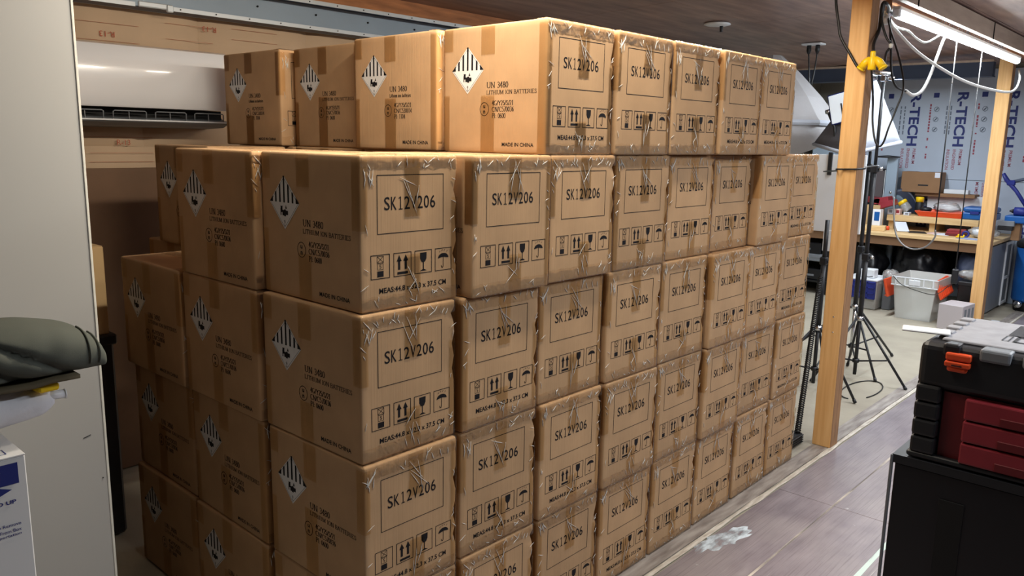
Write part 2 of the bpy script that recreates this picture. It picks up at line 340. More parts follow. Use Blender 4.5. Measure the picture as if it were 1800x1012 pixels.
SER = {   # serif letters as pen strokes on a cap height of 1: (advance, strokes)
 'U': (.78, [[(.12, 1), (.12, .3)]+arc(.37, .3, .25, .3, 180, 360)+[(.62, 1)]]),
 'N': (.80, [[(.13, 0), (.13, 1)], [(.13, 1), (.66, 0)], [(.66, 0), (.66, 1)]]),
 'L': (.66, [[(.14, 1), (.14, 0)], [(.05, 0), (.56, 0), (.58, .22)]]),
 'I': (.38, [[(.19, 0), (.19, 1)]]), 'T': (.68, [[(.34, 0), (.34, 1)], [(.04, .8), (.06, 1), (.62, 1), (.64, .8)]]),
 'H': (.80, [[(.14, 0), (.14, 1)], [(.64, 0), (.64, 1)], [(.14, .5), (.64, .5)]]),
 'M': (.95, [[(.13, 0), (.13, 1)], [(.13, 1), (.46, .05)], [(.46, .05), (.80, 1)], [(.80, 1), (.80, 0)]]),
 'O': (.78, [arc(.38, .5, .31, .5, 0, 360, 14)]), 'B': (.68, [[(.14, 0), (.14, 1)], [(.06, 1), (.34, 1)]+arc(.34, .76, .22, .24, 90, -90)+[(.14, .52)], [(.34, .52)]+arc(.36, .26, .25, .26, 90, -90)+[(.06, 0)]]),
 'A': (.76, [[(.08, 0), (.37, 1)], [(.37, 1), (.68, 0)], [(.2, .36), (.56, .36)]]),
 'E': (.66, [[(.14, 0), (.14, 1)], [(.06, 1), (.54, 1), (.56, .8)], [(.06, 0), (.56, 0), (.58, .22)], [(.14, .52), (.42, .52)]]),
 'R': (.74, [[(.14, 0), (.14, 1)], [(.06, 1), (.34, 1)]+arc(.34, .75, .24, .25, 90, -90)+[(.14, .5)], [(.36, .5), (.66, .02)]]),
 'S': (.60, [[(.48, .78)]+arc(.29, .75, .19, .25, 10, 270)+arc(.29, .25, .21, .25, 90, -170)]),
 'G': (.80, [arc(.40, .5, .33, .5, 45, 320, 12), [(.64, .42), (.64, .05)], [(.5, .42), (.74, .42)]]),
 'C': (.74, [arc(.40, .5, .33, .5, 45, 315, 12)]), 'Y': (.74, [[(.36, 0), (.36, .45)], [(.08, 1), (.36, .45)], [(.36, .45), (.64, 1)]]),
 'P': (.62, [[(.14, 0), (.14, 1)], [(.06, 1), (.32, 1)]+arc(.32, .74, .22, .26, 90, -90)+[(.14, .48)]]),
 '0': (.52, [arc(.25, .5, .19, .5, 0, 360, 14)]), '1': (.5, [[(.25, 0), (.25, 1)], [(.12, .86), (.25, 1)]]),
 '2': (.52, [arc(.25, .74, .18, .26, 170, -30)+[(.06, 0)], [(.06, .02), (.46, .02)]]),
 '3': (.52, [arc(.24, .75, .17, .25, 150, -90)+arc(.24, .26, .19, .26, 90, -150)]),
 '4': (.52, [[(.34, 0), (.34, 1)], [(.34, 1), (.04, .28)], [(.04, .28), (.48, .28)]]),
 '5': (.52, [[(.44, 1), (.14, 1)], [(.14, 1), (.1, .56)]+arc(.24, .31, .21, .31, 110, -150)]),
 '6': (.52, [[(.42, .98)]+arc(.36, .45, .28, .5, 110, 180)+arc(.26, .29, .18, .29, 180, 540, 12)]),
 '7': (.52, [[(.05, 1), (.46, 1)], [(.46, 1), (.2, 0)]]), '8': (.52, [arc(.25, .76, .16, .24, 0, 360, 12), arc(.25, .26, .2, .26, 0, 360, 12)]),
 '/': (.36, [[(.02, -.04), (.32, 1.04)]]), ':': (.3, [[(.12, .06), (.12, .16)], [(.12, .52), (.12, .62)]]), ' ': (.36, []),
 'i': (.32, [[(.16, 0), (.16, .66)], [(.16, .86), (.16, .96)]]), 't': (.36, [[(.16, .95), (.16, .14), (.3, .02)], [(.04, .66), (.3, .66)]]),
 'h': (.56, [[(.13, 0), (.13, 1)], [(.13, .5)]+arc(.28, .46, .15, .2, 140, 0)+[(.43, 0)]]), 'u': (.56, [[(.12, .66), (.12, .2)]+arc(.27, .2, .15, .2, 180, 330), [(.43, .66), (.43, 0)]]),
 'm': (.84, [[(.13, 0), (.13, .66)], [(.13, .5)]+arc(.28, .46, .14, .2, 140, 0)+[(.42, 0)], [(.42, .5)]+arc(.56, .46, .14, .2, 140, 0)+[(.70, 0)]]),
 'n': (.56, [[(.13, 0), (.13, .66)], [(.13, .5)]+arc(.28, .46, .15, .2, 140, 0)+[(.43, 0)]]), 'o': (.52, [arc(.25, .33, .19, .33, 0, 360, 12)]),
 'b': (.56, [[(.13, 0), (.13, 1)], arc(.28, .33, .18, .33, 150, -150, 10)]), 'a': (.5, [[(.1, .52)]+arc(.24, .48, .14, .18, 150, 0)+[(.38, .04), (.46, 0)], arc(.22, .18, .15, .18, 60, 330, 8)]),
 'e': (.5, [[(.08, .36), (.42, .36)]+arc(.25, .34, .17, .32, 0, 310, 10)]), 'r': (.4, [[(.13, 0), (.13, .66)], [(.13, .46), (.24, .62), (.34, .6)]]),
 's': (.42, [[(.34, .5)]+arc(.21, .49, .13, .17, 20, 270, 6)+arc(.21, .17, .14, .17, 90, -160, 6)]),
}
class Ink:
    def __init__(self): self.v = []; self.f = []; self.mi = []
    def poly(self, pts, m=0):
        n = len(self.v); self.v += pts; self.f.append(tuple(range(n, n+len(pts)))); self.mi.append(m)
    def rect(self, x0, y0, x1, y1, m=0): self.poly([(x0, y0), (x1, y0), (x1, y1), (x0, y1)], m)
    def stroke(self, pts, w, m=0, closed=False):
        P = list(pts)
        if closed: P = P + [P[0]]
        for (ax, ay), (bx, by) in zip(P, P[1:]):
            dx, dy = bx-ax, by-ay; L = math.hypot(dx, dy)
            if L < 1e-9: continue
            nx, ny = -dy/L*w/2, dx/L*w/2; ex, ey = dx/L*w*0.3, dy/L*w*0.3
            self.poly([(ax-ex-nx, ay-ey-ny), (bx+ex-nx, by+ey-ny), (bx+ex+nx, by+ey+ny), (ax-ex+nx, ay-ey+ny)], m)
    def frame(self, x0, y0, x1, y1, w, m=0): self.stroke([(x0, y0), (x1, y0), (x1, y1), (x0, y1)], w, m, True)
    def text(self, s, x0, y0, x1, y1, m=0, bold=0.0):
        vs, fs = text_tris(s, bold); n = len(self.v)
        self.v += [(x0+(x1-x0)*x, y0+(y1-y0)*y) for x, y in vs]
        for f in fs: self.f.append(tuple(i+n for i in f)); self.mi.append(m)
    def serif(self, s, x0, y0, x1, h, m=0):
        tot = sum(SER[c][0] for c in s); k = (x1-x0)/tot; x = x0
        for c in s:
            adv, st = SER[c]
            for S in st:
                for (ax, ay), (bx, by) in zip(S, S[1:]):
                    A = (x+ax*k, y0+ay*h); B = (x+bx*k, y0+by*h)
                    dx, dy = B[0]-A[0], B[1]-A[1]; L = math.hypot(dx, dy)
                    if L < 1e-9: continue
                    wd = h*(0.07+0.10*abs(dy)/L)
                    nx, ny = -dy/L*wd/2, dx/L*wd/2
                    self.poly([(A[0]-nx, A[1]-ny), (B[0]-nx, B[1]-ny), (B[0]+nx, B[1]+ny), (A[0]+nx, A[1]+ny)], m)
                for q, qq in ((S[0], S[1]), (S[-1], S[-2])):
                    if q[1] in (0, 1, .66) and abs(q[0]-qq[0]) < 0.35*abs(q[1]-qq[1]) and S[0] != S[-1]:
                        self.rect(x+(q[0]-.12)*k, y0+q[1]*h-h*.03, x+(q[0]+.12)*k, y0+q[1]*h+h*.03, m)
            x += adv*k
    def build(self, name, mats, parent, O, U, V, lift=0.0006):
        O, U, V = Vector(O), Vector(U), Vector(V); N = U.cross(V).normalized()*lift
        me = bpy.data.meshes.new(name)
        me.from_pydata([O + U*a + V*b + N for a, b in self.v], [], self.f)
        for x in (mats if isinstance(mats, (list, tuple)) else [mats]): me.materials.append(x)
        me.polygons.foreach_set('material_index', self.mi); me.update()
        o = bpy.data.objects.new(name, me); COL.objects.link(o); o.parent = parent
        return o
# ------------------------------------------------------------------ room
CEILZ = lambda y: 2.42 - 0.04*y
def seam_floor():
    f = MB().span((-2.6, -3.2, -0.12), (8.45, 2.45, -0.006)).build('floor', CONC); struct(f)
    ys = [-0.098, -0.352, -0.64, -0.93, -1.22, -1.51, -1.80, -2.09, -2.38, -2.67, -3.19]
    cuts = {0: [-2.58, -0.6, 2.28, 5.2, 8.28], 1: [-2.58, 0.4, 2.28, 4.5, 8.28]}
    rr = random.Random(3)
    for i in range(len(ys)-1):
        xs = cuts[i] if i in cuts else [-2.58, 0.3+rr.uniform(-.6, .6), 2.9+rr.uniform(-.6, .6), 5.7+rr.uniform(-.6, .6), 8.28]
        for a, b in zip(xs, xs[1:]):
            MB().span((a+.0015, ys[i+1]+.002, -0.006), (b-.0015, ys[i]-.002, 0.0), bev=.0012).build('floor_plank', PLANK, f)
    MB().span((-2.58, -0.066, -0.006), (8.28, 0.012, -0.0005)).build('border_plank', PLANKD, f)
    # raised paint bead along the plank edge: uneven width
    m = MB(); n = 220
    def fn(u, v):
        x = -2.5 + u*10.7; wob = noise.noise((x*2.3, 1.7, 0))*.006
        wd = .011 + .007*noise.noise((x*5, 9, 0))
        return (x, -.082 + wob + (v-.5)*2*wd, .0012 if 0.2 < v < .8 else .0002)
    m.grid(fn, n, 3, smooth=False); m.build('paint_line', SEAMW, f)
    m = MB(); m.grid(lambda u, v: (-2.5+u*10.7, -.352+(v-.5)*(.010+.006*noise.noise((u*40, 3, 0))), .0006), 160, 1); m.build('seam_strip', SEAML, f)
    m = MB(); m.grid(lambda u, v: (-2.5+u*10.7, -.64+(v-.5)*(.020+.006*noise.noise((u*30, 5, 0))), .0007), 160, 1); m.build('seam_strip', SEAMG, f)
    # spilled white paint patch
    m = MB(); c = Vector((1.66, -0.15, .0005)); rr = random.Random(5); vs = []
    for k in range(36):
        a = 2*PI*k/36; r = 1 + .55*noise.noise((math.cos(a)*2.2, math.sin(a)*2.2, 4))+rr.uniform(-.14, .14)
        vs.append(c + Vector((.16*r*math.cos(a), .045*r*math.sin(a)-.03*math.cos(a), 0)))
    m.bm.faces.new(m.ring(vs)); m.build('paint_spill', SPILL, f)
    return f
FLOOR = seam_floor()
def ceiling():
    c = MB()
    pts = [(-2.6, -3.2, CEILZ(-3.2)), (8.45, -3.2, CEILZ(-3.2)), (8.45, 2.5, CEILZ(2.5)), (-2.6, 2.5, CEILZ(2.5))]
    c.prism([(p[0], p[1], p[2]+.012) for p in pts], (0, 0, .1)); c = struct(c.build('ceiling', DARK))
    # plywood sheets with open joints
    ys = [-3.2, -1.30, -0.10, 1.12, 2.42]; off = [0.3, 1.15, 0.55, 1.6]
    for j in range(4):
        x = -2.6 - off[j]
        while x < 8.4:
            a, b = max(-2.6, x), min(8.4, x+2.44); y0, y1 = ys[j]+.002, ys[j+1]-.002
            if b-a > .1:
                MB().prism([(a+.002, y0, CEILZ(y0)), (b-.002, y0, CEILZ(y0)), (b-.002, y1, CEILZ(y1)), (a+.002, y1, CEILZ(y1))], (0, 0, .011)).build('ceiling_panel', CEILW, c)
            x += 2.44
    return c
CEIL = ceiling()

# back wall with kraft faced insulation batts
wb = struct(MB().span((-2.6, 2.30, -.006), (8.45, 2.45, 2.5)).build('wall_back', WALLP))
def batts():
    # batts lie in courses between studs: each facing is a padded sheet of its own
    zs = [0.0, 0.30, 0.70, 1.10, 1.50, 1.91, 2.30]
    for r in range(6):
        x = -2.5 - .31*(r % 2)
        while x < 2.9:
            a, b = max(-2.55, x), min(3.0, x+.60)
            z0, z1 = zs[r], zs[r+1]
            m = MB()
            def fn(u, v, a=a, b=b, z0=z0, z1=z1):
                e = min(u, 1-u, v, 1-v); bul = .022*min(1, e*9)
                return (a+(b-a)*u, 2.298-bul-.004*abs(noise.noise((a+u*4, z0+v*3, 2))), z0+(z1-z0)*v)
            m.grid(fn, 10, 8); m.build('insulation_batt', KRAFT, wb, recalc=False)
            x += .60
    # printed legend
    k = Ink(); rd = Ink()
    for (x0, z) in ((.338, 1.518),):
        rd.text('R-13', x0+.032, z-.012, x0+.090, z+.012)
    # upside-down legends of the next course
    for (x0, z, s) in ((.328, 1.985, .064), (.80, 2.055, .07), (.405, 1.372, .075)):
        n = len(rd.v); rd.text('R-13', 0, 0, 1, 1)
        rd.v[n:] = [(x0+s*(1-a), z-.012+.024*(1-b)) for a, b in rd.v[n:]]
    for (xa, xb, zz) in ((.25, .53, 1.54), (.25, .53, 1.47), (.25, .53, 1.43), (.2, .5, 1.955), (.2, .5, 2.03), (.62, .85, 1.99), (.62, .85, 2.06), (.95, 1.2, 2.02), (.95, 1.2, 2.07)):
        k.rect(xa, zz, xb, zz+.0015)
    k.build('printed_rule', KRAFTL, wb, (0, 2.270, 0), (1, 0, 0), (0, 0, 1))
    rd.build('printed_legend', KRED, wb, (0, 2.269, 0), (1, 0, 0), (0, 0, 1))
batts()
# steel purlin along the top of the back wall, timber strip above
def purlin():
    t = MB().span((-2.5, 2.245, 2.10), (7.12, 2.255, 2.235)).build('trim_1', STEEL); struct(t)
    MB().span((-2.5, 2.15, 2.10), (7.12, 2.245, 2.104)).build('lower_flange', STEELD, t)
    MB().span((-2.5, 2.149, 2.10), (.44, 2.152, 2.118)).build('flange_lip', GALV, t)
    MB().span((.60, 2.149, 2.10), (7.12, 2.152, 2.118)).build('flange_lip', GALV, t)
    MB().span((-2.5, 2.15, 2.236), (7.12, 2.245, 2.240)).build('upper_flange', STEELD, t)
    MB().span((-2.5, 2.148, 2.226), (7.12, 2.151, 2.246)).build('flange_lip', GALV, t)
    # lapped joint piece
    MB().box((.515, 2.140, 2.112), (.135, .012, .024), bev=.004).build('joint_bracket', GALV, t)
    MB().box((.585, 2.136, 2.106), (.03, .016, .032), bev=.004).build('joint_bracket', GALV, t)
    for i in range(14):
        x = .30+.17*i
        MB().cyl((x, 2.1475, 2.236), (x, 2.144, 2.236), .0032, m=0, seg=8).build('bolt', DARK, t)
        if not .42 < x < .62: MB().cyl((x, 2.1485, 2.110), (x, 2.145, 2.110), .003, m=0, seg=8).build('bolt', DARK, t)
        if i % 2 == 0: MB().cyl((x+.1, 2.244, 2.19), (x+.1, 2.238, 2.19), .005, m=0, seg=8).build('bolt', DARK, t)
    struct(MB().span((-2.5, 2.20, 2.247), (7.12, 2.30, 2.335)).build('trim_2', STRIPW))
purlin()
# far wall of foil faced foam boards
wf = struct(MB().span((8.32, -3.2, -.006), (8.45, 2.5, 2.6)).build('wall_far', WALLP))
def foam():
    for (z0, z1) in ((0.0, 1.233), (1.237, 2.36)):
        for (y0, y1) in ((-3.19, -2.0), (-1.996, -0.53), (-.526, 1.93)):
            MB().span((8.297, y0, z0), (8.32, y1, z1), bev=.002).build('foam_board', FOAM, wf)
    b, r, g = Ink(), Ink(), Ink()
    def rot(ink, s, y, z, hw, L, up=False):
        # letters turned a quarter: read downwards (or upwards), on plane with U = -y, V = z
        n = len(ink.v); ink.text(s, 0, 0, 1, 1, bold=.03 if ink is b else .01)
        for i in range(n, len(ink.v)):
            a, c = ink.v[i]
            ink.v[i] = ((-y - hw/2 + hw*c, z - L*a) if not up else (-y + hw/2 - hw*c, z - L*(1-a)))
    rr = random.Random(2)
    for y in (1.70, 1.245, .79, .335, -.12, -.58, -1.03):
        rot(b, 'R-TECH', y, 2.135, .105, .555)
        for k, s in enumerate(('PREMIUM', 'ENGINEERED', 'INSULATION')):
            rot(r, s, y-.035+.06*k, 1.55, .030, .16+.025*min(k, 1)*2)
        for k in range(2):     # small print columns and seals
            z = 2.0
            while z > 1.72:
                L = rr.uniform(.02, .05); g.rect(-(y+.10+.04*k)-.006, z-L, -(y+.10+.04*k)+.006, z); z -= L+.012
        z = 2.02
        while z > 1.45:
            L = rr.uniform(.012, .03); r.rect(-(y-.155)-.008, z-L, -(y-.155)+.008, z); z -= L+rr.choice((.008, .008, .06))
        b.rect(-(y-.20)-.027, 2.085, -(y-.20)+.027, 2.135)
        for zz in (1.965, 1.86, 1.755):
            g.stroke([(-(y-.215)+.024*math.cos(a), zz+.024*math.sin(a)) for a in (2*PI*i/14 for i in range(14))], .005, closed=True)
            g.stroke([(-(y-.215)-.010, zz-.012), (-(y-.215)+.002, zz+.002), (-(y-.215)-.002, zz-.002), (-(y-.215)+.010, zz+.012)], .010)
    for y in (1.52, 1.06, .53, .07, -.40, -.86):     # lower course, printed the other way up
        rot(b, 'R-TECH', y, 1.02, .105, .555, True)
        for k, s in enumerate(('PREMIUM', 'ENGINEERED', 'INSULATION')):
            rot(r, s, y+.035-.06*k, 1.22, .030, .16, True)
    for ink, m in ((b, FBLUE), (r, FRED), (g, FGREY)):
        ink.build('printed_legend', m, wf, (8.2965, 0, 0), (0, -1, 0), (0, 0, 1))
foam()
struct(MB().span((-2.6, -3.35, -.006), (8.45, -3.2, 2.6)).build('wall_right', mat('dim_wall', rgb(64, 60, 56), rough=.9)))
struct(MB().span((-2.75, -3.2, -.006), (-2.6, 2.45, 2.6)).build('wall_left', MATS['dim_wall']))
# dark steel beam across the far end and pale light strip on it
t3 = struct(MB().span((7.16, .30, 2.20), (7.24, 2.29, 2.325)).build('trim_3', STEELD))
MB().span((7.15, .30, 2.196), (7.27, 2.29, 2.206)).build('lower_flange', STEELD, t3)
MB().span((7.155, .30, 2.325), (7.26, 2.29, 2.345)).build('upper_board', HEADW, t3)
t3b = struct(MB().span((7.16, -3.19, 2.20), (7.24, -.25, 2.345)).build('trim_5', STEELD))
MB().span((7.15, -3.19, 2.196), (7.27, -.25, 2.206)).build('lower_flange', STEELD, t3b)
# header beam on the posts
t4 = struct(MB().span((-2.5, -.080, 2.305), (7.16, -.045, 2.412)).build('trim_4', HEADW))
MB().span((3.2, -.045, 2.325), (7.05, .06, 2.365)).build('batten', STRIPW, t4)
for x in (3.62, 5.3): MB().span((x, -.086, 2.30), (x+.004, -.08, 2.412)).build('board_joint', DARK, t4)

# ------------------------------------------------------------------ wooden posts
def post(name_label, x0, x1, y0, y1, h, screws):
    t = thing('wooden_post', name_label, 'post', ((x0+x1)/2, (y0+y1)/2, 0), 0, 'fir posts under the header')
    MB().box((0, 0, h/2), (x1-x0, y1-y0, h), bev=.004, seg=2).build('shaft', POSTW, t)
    MB().span((-(x1-x0)/2+.003, -(y1-y0)/2-.0015, .002), ((x1-x0)/2-.001, -(y1-y0)/2, h-.002)).build('sawn_shaded_face', SAWN, t)  # rough sawn side, its shade partly put into the darker colour
    for (z, dy) in screws:
        MB().cyl((-(x1-x0)/2-.002, dy, z), (-(x1-x0)/2+.001, dy, z), .004, m=0, seg=8).build('screw', CHROME, t)
    return t
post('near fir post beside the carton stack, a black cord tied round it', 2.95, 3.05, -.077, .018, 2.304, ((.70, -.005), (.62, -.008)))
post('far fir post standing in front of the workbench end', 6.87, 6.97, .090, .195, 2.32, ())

# ------------------------------------------------------------------ battery cartons
W, D, H = 0.3145, 0.436, 0.3785
def spaced(n):
    return [math.sin((i/n-.5)*PI*0.94)/math.sin(.5*PI*.94) for i in range(n+1)]
DENTS = {0: [], 1: [(.30, .013), (.21, .012), (.115, .010)], 2: [(.335, .010), (.25, .008), (.20, .008)], 3: [(.26, .007), (.15, .008), (.09, .006)]}
def pushed(p, var):
    x, y, z = p; d = 0.0
    if x > W/2-.034 and y < -D/2+.05:
        k = max(0, (x-(W/2-.034))/.034)
        for zc, a in DENTS[var]:
            d += a*k*math.exp(-((z-zc)/.014)**2)
        d += .0022*k*abs(noise.noise((z*28, var*3.1, 0)))
    return d
def carton_body(var):
    bm = bmesh.new(); h = (W/2, D/2, H/2); r = .0055; n = 16; s = spaced(n)
    for ax in range(3):
        for sg in (-1, 1):
            u, v = (ax+1) % 3, (ax+2) % 3; vs = []
            for i in range(n+1):
                row = []
                for j in range(n+1):
                    p = [0, 0, 0]; p[ax] = sg*h[ax]; p[u] = s[i]*h[u]; p[v] = s[j]*h[v]
                    q = [max(-(h[k]-r), min(h[k]-r, p[k])) for k in range(3)]
                    dv = Vector(p)-Vector(q); P = Vector(q)+dv.normalized()*r if dv.length > 1e-6 else Vector(p)
                    P.z += H/2
                    a = pushed(P, var)
                    if a: P.y += a*.75; P.x -= a*.8
                    if ax == 2 and sg > 0 and abs(P.x) < W/2-.02 and abs(P.y) < D/2-.02: P.z -= .0012*abs(noise.noise((P.x*9, P.y*9, var)))
                    row.append(bm.verts.new(P))
                vs.append(row)
            for i in range(n):
                for j in range(n):
                    f = (vs[i][j], vs[i+1][j], vs[i+1][j+1], vs[i][j+1])
                    f = bm.faces.new(f if sg > 0 else tuple(reversed(f))); f.smooth = True
    bmesh.ops.remove_doubles(bm, verts=bm.verts[:], dist=1e-5)
    bmesh.ops.recalc_face_normals(bm, faces=bm.faces[:])
    me = bpy.data.meshes.new('body'); bm.to_mesh(me); bm.free(); me.materials.append(CARD); return me
def mesh_of(ob):
    me = ob.data; bpy.data.objects.remove(ob); return me
BODY = [carton_body(v) for v in range(4)]
FU = -D/2      # front (stencilled) face
def stencil(meas):
    k = Ink(); lw = .0019
    k.frame(.052, .190, .265, .331, lw)
    for i, ch in enumerate('SK12V206'):
        x = .073+.0210*i
        if ch == '1':
            k.rect(x+.0075, .2465, x+.0101, .2785); k.rect(x+.0028, .2465, x+.0150, .2488)
            k.poly([(x+.0075, .2785), (x+.0032, .2752), (x+.0032, .2722), (x+.0082, .2760)])
        else: k.text(ch, x, .2465, x+.0172, .2785, bold=.006)
    z0, z1 = .081, .139
    for x0, x1 in ((.031, .0875), (.101, .1565), (.169, .2245), (.2375, .2935)): k.frame(x0, z0, x1, z1, lw)
    k.frame(.050, .120, .069, .136, .0012); k.stroke([(.050, .120), (.069, .136)], .0012); k.stroke([(.050, .136), (.069, .120)], .0012)
    k.frame(.051, .103, .068, .118, .0012); k.text('5', .0565, .1055, .0625, .1155); k.rect(.050, .085, .069, .0995)
    for x in (.118, .139):
        k.rect(x-.0035, .097, x+.0035, .120); k.poly([(x-.008, .118), (x+.008, .118), (x, .134)])
    k.rect(.112, .085, .146, .0915)
    k.poly([(.186, .1335), (.208, .1335), (.2075, .118), (.203, .110), (.1985, .108), (.1955, .108), (.191, .110), (.1865, .118)])
    k.rect(.1955, .089, .1985, .109); k.poly([(.185, .086), (.209, .086), (.2, .0905), (.194, .0905)])
    k.poly([(.247, .113)]+[(.2655+.0185*math.cos(a), .113+.013*math.sin(a)) for a in (PI*(1-i/12) for i in range(13))]+[(.284, .113), (.2655, .116)])
    k.rect(.2645, .094, .2665, .118); k.stroke(arc(.2622, .0935, .0033, .005, 0, -180, 6), .0022)
    for i, x in enumerate((.252, .260, .268, .277)): k.stroke([(x, .129+.003*(i in (1, 2))), (x+.003, .132+.003*(i in (1, 2)))], .0014)
    if meas: k.text('MEAS:44.8 x 32.3 x 37.5 CM', .055, .043, .275, .057, bold=.02)
    return mesh_of(k.build('stencil_print', INK, None, (-W/2, FU, 0), (1, 0, 0), (0, 0, 1), .0005))
def side_print(low):
    k = Ink(); L = .44
    U = lambda y: L-y
    k.serif('UN 3480', U(.240), .1935, U(.149), .0165)
    k.serif('Lithium ion batteries' if low else 'LITHIUM ION BATTERIES', U(.241), .1745, U(.130 if low else .035), .0115)
    k.serif('4G/Y25/S/21', U(.216), .142, U(.127), .0135)
    k.serif('CN/C530014' if low else 'CN/C570036', U(.217), .1235, U(.125), .0135)
    k.serif('PI: 1104' if low else 'PI: 0600', U(.2165), .1045, U(.159), .0135)
    k.stroke([(U(.2495)+.0185*math.cos(a), .131+.0195*math.sin(a)) for a in (2*PI*i/24 for i in range(24))], .0018, closed=True)
    k.text('u', U(.2495)-.0045, .134, U(.2495)+.0045, .143, bold=.03); k.text('n', U(.2495)-.0045, .118, U(.2495)+.0045, .127, bold=.03)
    k.text('MADE IN CHINA', U(.1727), .0205, U(.0437), .032, bold=.02)
    return mesh_of(k.build('side_print', INK, None, (-W/2, -D/2+.44, 0), (0, -1, 0), (0, 0, 1), .0005))
def hazard():
    cx, cz, h = .44-.324, .248, .0705
    a = Ink(); a.poly([(cx-h, cz), (cx, cz-h), (cx+h, cz), (cx, cz+h)])
    b = Ink()
    xs = [-.060, -.040, -.020, 0, .020, .040, .060]
    for x in xs:
        wd = .0037
        if abs(x) > .05:
            s = 1 if x > 0 else -1; b.poly([(cx+s*h, cz), (cx+s*(h-.016), cz), (cx+s*(h-.016), cz+.016)])
        else:
            t = h-abs(x); b.poly([(cx+x-wd, cz), (cx+x+wd, cz), (cx+x+wd, cz+t-wd*.6-(wd if x > 0 else 0)), (cx+x, cz+t-(0 if x == 0 else .002)), (cx+x-wd, cz+t-wd*.6-(wd if x < 0 else 0))])
    i = h-.006
    b.stroke([(cx-i, cz-.001), (cx, cz-i), (cx+i, cz-.001)], .0009); b.stroke([(cx-i, cz+.001), (cx, cz+i), (cx+i, cz+.001)], .0009)
    # battery cells and flame pictogram
    for (x, z, ww, hh) in ((-.016, -.022, .009, .018), (-.0155, -.008, .003, .005), (-.0095, -.008, .003, .005), (-.008, -.03, .008, .016), (0, -.032, .009, .020), (.009, -.028, .010, .013), (-.017, -.03, .004, .02)):
        b.rect(cx+x-.002, cz+z-.004, cx+x+ww-.002, cz+z+hh-.006)
    b.poly([(cx+.004, cz-.016), (cx+.012, cz-.016), (cx+.008, cz-.006)])
    b.text('9', cx-.003, cz-.057, cx+.003, cz-.046); b.rect(cx-.0035, cz-.0600, cx+.0035, cz-.0588)
    O = (-W/2, -D/2+.44, 0); U, V = (0, -1, 0), (0, 0, 1)
    return mesh_of(a.build('hazard_label', LABELW, None, O, U, V, .0007)), mesh_of(b.build('hazard_print', INK, None, O, U, V, .0011))
STEN = {True: stencil(True), False: stencil(False)}
SIDE = {True: side_print(True), False: side_print(False)}
HAZW, HAZB = hazard()

